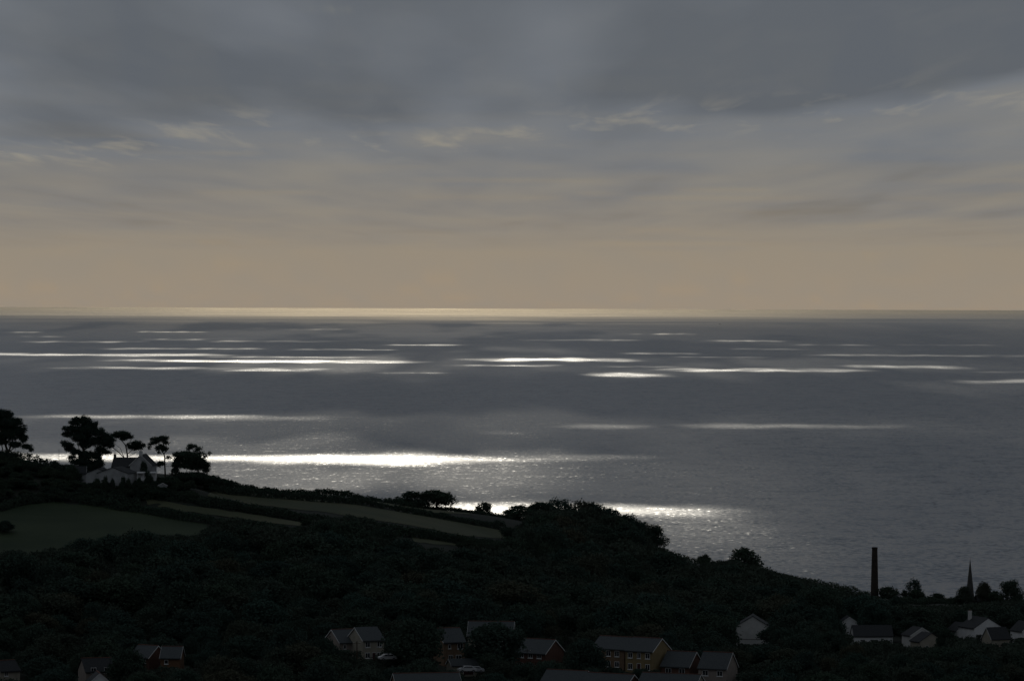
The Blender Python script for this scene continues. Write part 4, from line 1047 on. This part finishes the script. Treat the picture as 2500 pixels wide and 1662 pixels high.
while y < 1600:
    hw = y * .1228 + 30; x = -hw
    while x < hw:
        X = x + wr_.uniform(-3.4, 3.4); Y = y + wr_.uniform(-3.4, 3.4); x += 7.6
        g = tz(X, Y)
        if g < 3: continue
        if any((Vector((X, Y)) - h['p'].xy).length < max(h['w'], h['d']) * .5 + 1.5 for h in HOUSES.values()): continue
        bx, by = proj((X, Y, g))
        if by < np.interp(bx, _cx, _cy) + 6: continue
        if any(in_poly(bx, by, f[1]) for f in FIELDS): continue
        hgt = (5.0 + 8.0 * wr_.random() ** 1.6) * (0.75 if Y < 1000 else 1.0); w = hgt * wr_.uniform(.8, 1.45); ok = False
        for tr in range(8):
            tx, ty = proj((X, Y, g + hgt)); hwp = w * .5 * FPX / Y
            bad = ty < np.interp(tx, _cx, _cy) or ty + .3 * (by - ty) < max(np.interp(tx - hwp, _cx, _cy), np.interp(tx + hwp, _cx, _cy)) - 2
            if not bad:
                for a in CLEAR:
                    if Y < a[4] + 3 and tx + hwp * .85 > a[0] and tx - hwp * .85 < a[2] and ty < a[3] and by > a[1]: bad = True; break
            if not bad: ok = True; break
            hgt *= .8; w *= .84
            if hgt < 1.6: break
        if ok: cand.append((X, Y, g, hgt, w))
    y += 7.6
# which trees show most: paint near to far on a coarse picture
buf = np.zeros((420, 640), bool); scored = []
cand.sort(key=lambda c: c[1])
_yy, _xx = np.mgrid[0:420, 0:640]
for c in cand:
    X, Y, g, hgt, w = c
    tx, ty = proj((X, Y, g + hgt)); bx, by = proj((X, Y, g + .12 * hgt))
    cx_, cy_ = tx / 4, .5 * (ty + by) / 4; rx_, ry_ = w * .5 * FPX / Y / 4, max(.6, .5 * (by - ty) / 4)
    x0, x1 = int(max(0, cx_ - rx_)), int(min(640, cx_ + rx_ + 2)); y0, y1 = int(max(0, cy_ - ry_)), int(min(416, cy_ + ry_ + 2))
    if x1 <= x0 or y1 <= y0 or x0 >= 625: scored.append((0, c)); continue
    m = ((_xx[y0:y1, x0:x1] - cx_) / rx_) ** 2 + ((_yy[y0:y1, x0:x1] - cy_) / ry_) ** 2 < 1
    vis = int((m & ~buf[y0:y1, x0:x1]).sum()); buf[y0:y1, x0:x1] |= m
    scored.append((vis, c))
scored.sort(key=lambda s: -s[0])
def wood_label(X, Y, g, hgt):
    bx, by = proj((X, Y, g))
    size = 'tall' if hgt > 8.6 else ('middling' if hgt > 5.5 else 'low')
    if by > 1560:
        where = 'among the red and orange houses at lower left' if bx < 620 else 'round the grey roofed pair and the narrow tan house' if bx < 1290 else 'round the ochre house and its row' if bx < 1830 else 'below the village at lower right'
    elif by > 1470:
        where = 'in the dark valley wood at lower left' if bx < 620 else 'in the valley wood behind the grey roofed pair' if bx < 1290 else 'in the wood above the ochre house' if bx < 1780 else 'among the white houses of the village at right'
    elif by > 1385:
        where = 'halfway down the wood under the green field' if bx < 620 else 'halfway down the middle of the wooded slope' if bx < 1290 else 'halfway down the slope under the knoll' if bx < 1780 else 'on the low slope towards the chimney stack'
    else:
        where = 'on the upper edge of the wood by the green field' if bx < 620 else 'on the upper edge of the wood by the long pale field' if bx < 1250 else 'on the wooded knoll by the sea' if bx < 1660 else 'on the falling slope by the grey water'
    return size + ' dark leafy tree ' + where
for i, (vis, (X, Y, g, hgt, w)) in enumerate(scored[:290]):
    plant('woodland_tree', wood_label(X, Y, g, hgt), 'tree', (X, Y, g - .2), w * 1.1, hgt * 1.03, wr_.uniform(0, 6.28), CROWN[i % N_VAR], TRUNK[i % 3], 'trees of the dark wood')
rest = [c for v, c in scored[290:] if v > 0]
print('WOOD', len(cand), len(rest), scored[289][0])
LIGHT = [crown_points(500 + i, 1300) for i in range(4)]
VV = []; FF = []; off = 0
for i, (X, Y, g, hgt, w) in enumerate(rest[:900]):
    P, D = LIGHT[i % 4]; a = wr_.uniform(0, 6.28); ca, sa = math.cos(a), math.sin(a)
    Rm = np.array([[ca, -sa, 0], [sa, ca, 0], [0, 0, 1]])
    C = (P @ Rm.T) * np.array([w * 1.1, w * 1.1, hgt * 1.03]) + np.array([X, Y, g - .2])
    V, F = leaf_quads(C, D @ Rm.T, .075 * w, rng)
    VV.append(V); FF.append(F + off); off += len(V)
if VV:
    o = link(bpy.data.objects.new('woodland', mesh_np('woodland', np.concatenate(VV), np.concatenate(FF), M['leaf'])))
    o['kind'] = 'stuff'; o['label'] = 'dense dark woodland filling the gaps between the nearer trees'; o['category'] = 'woodland'
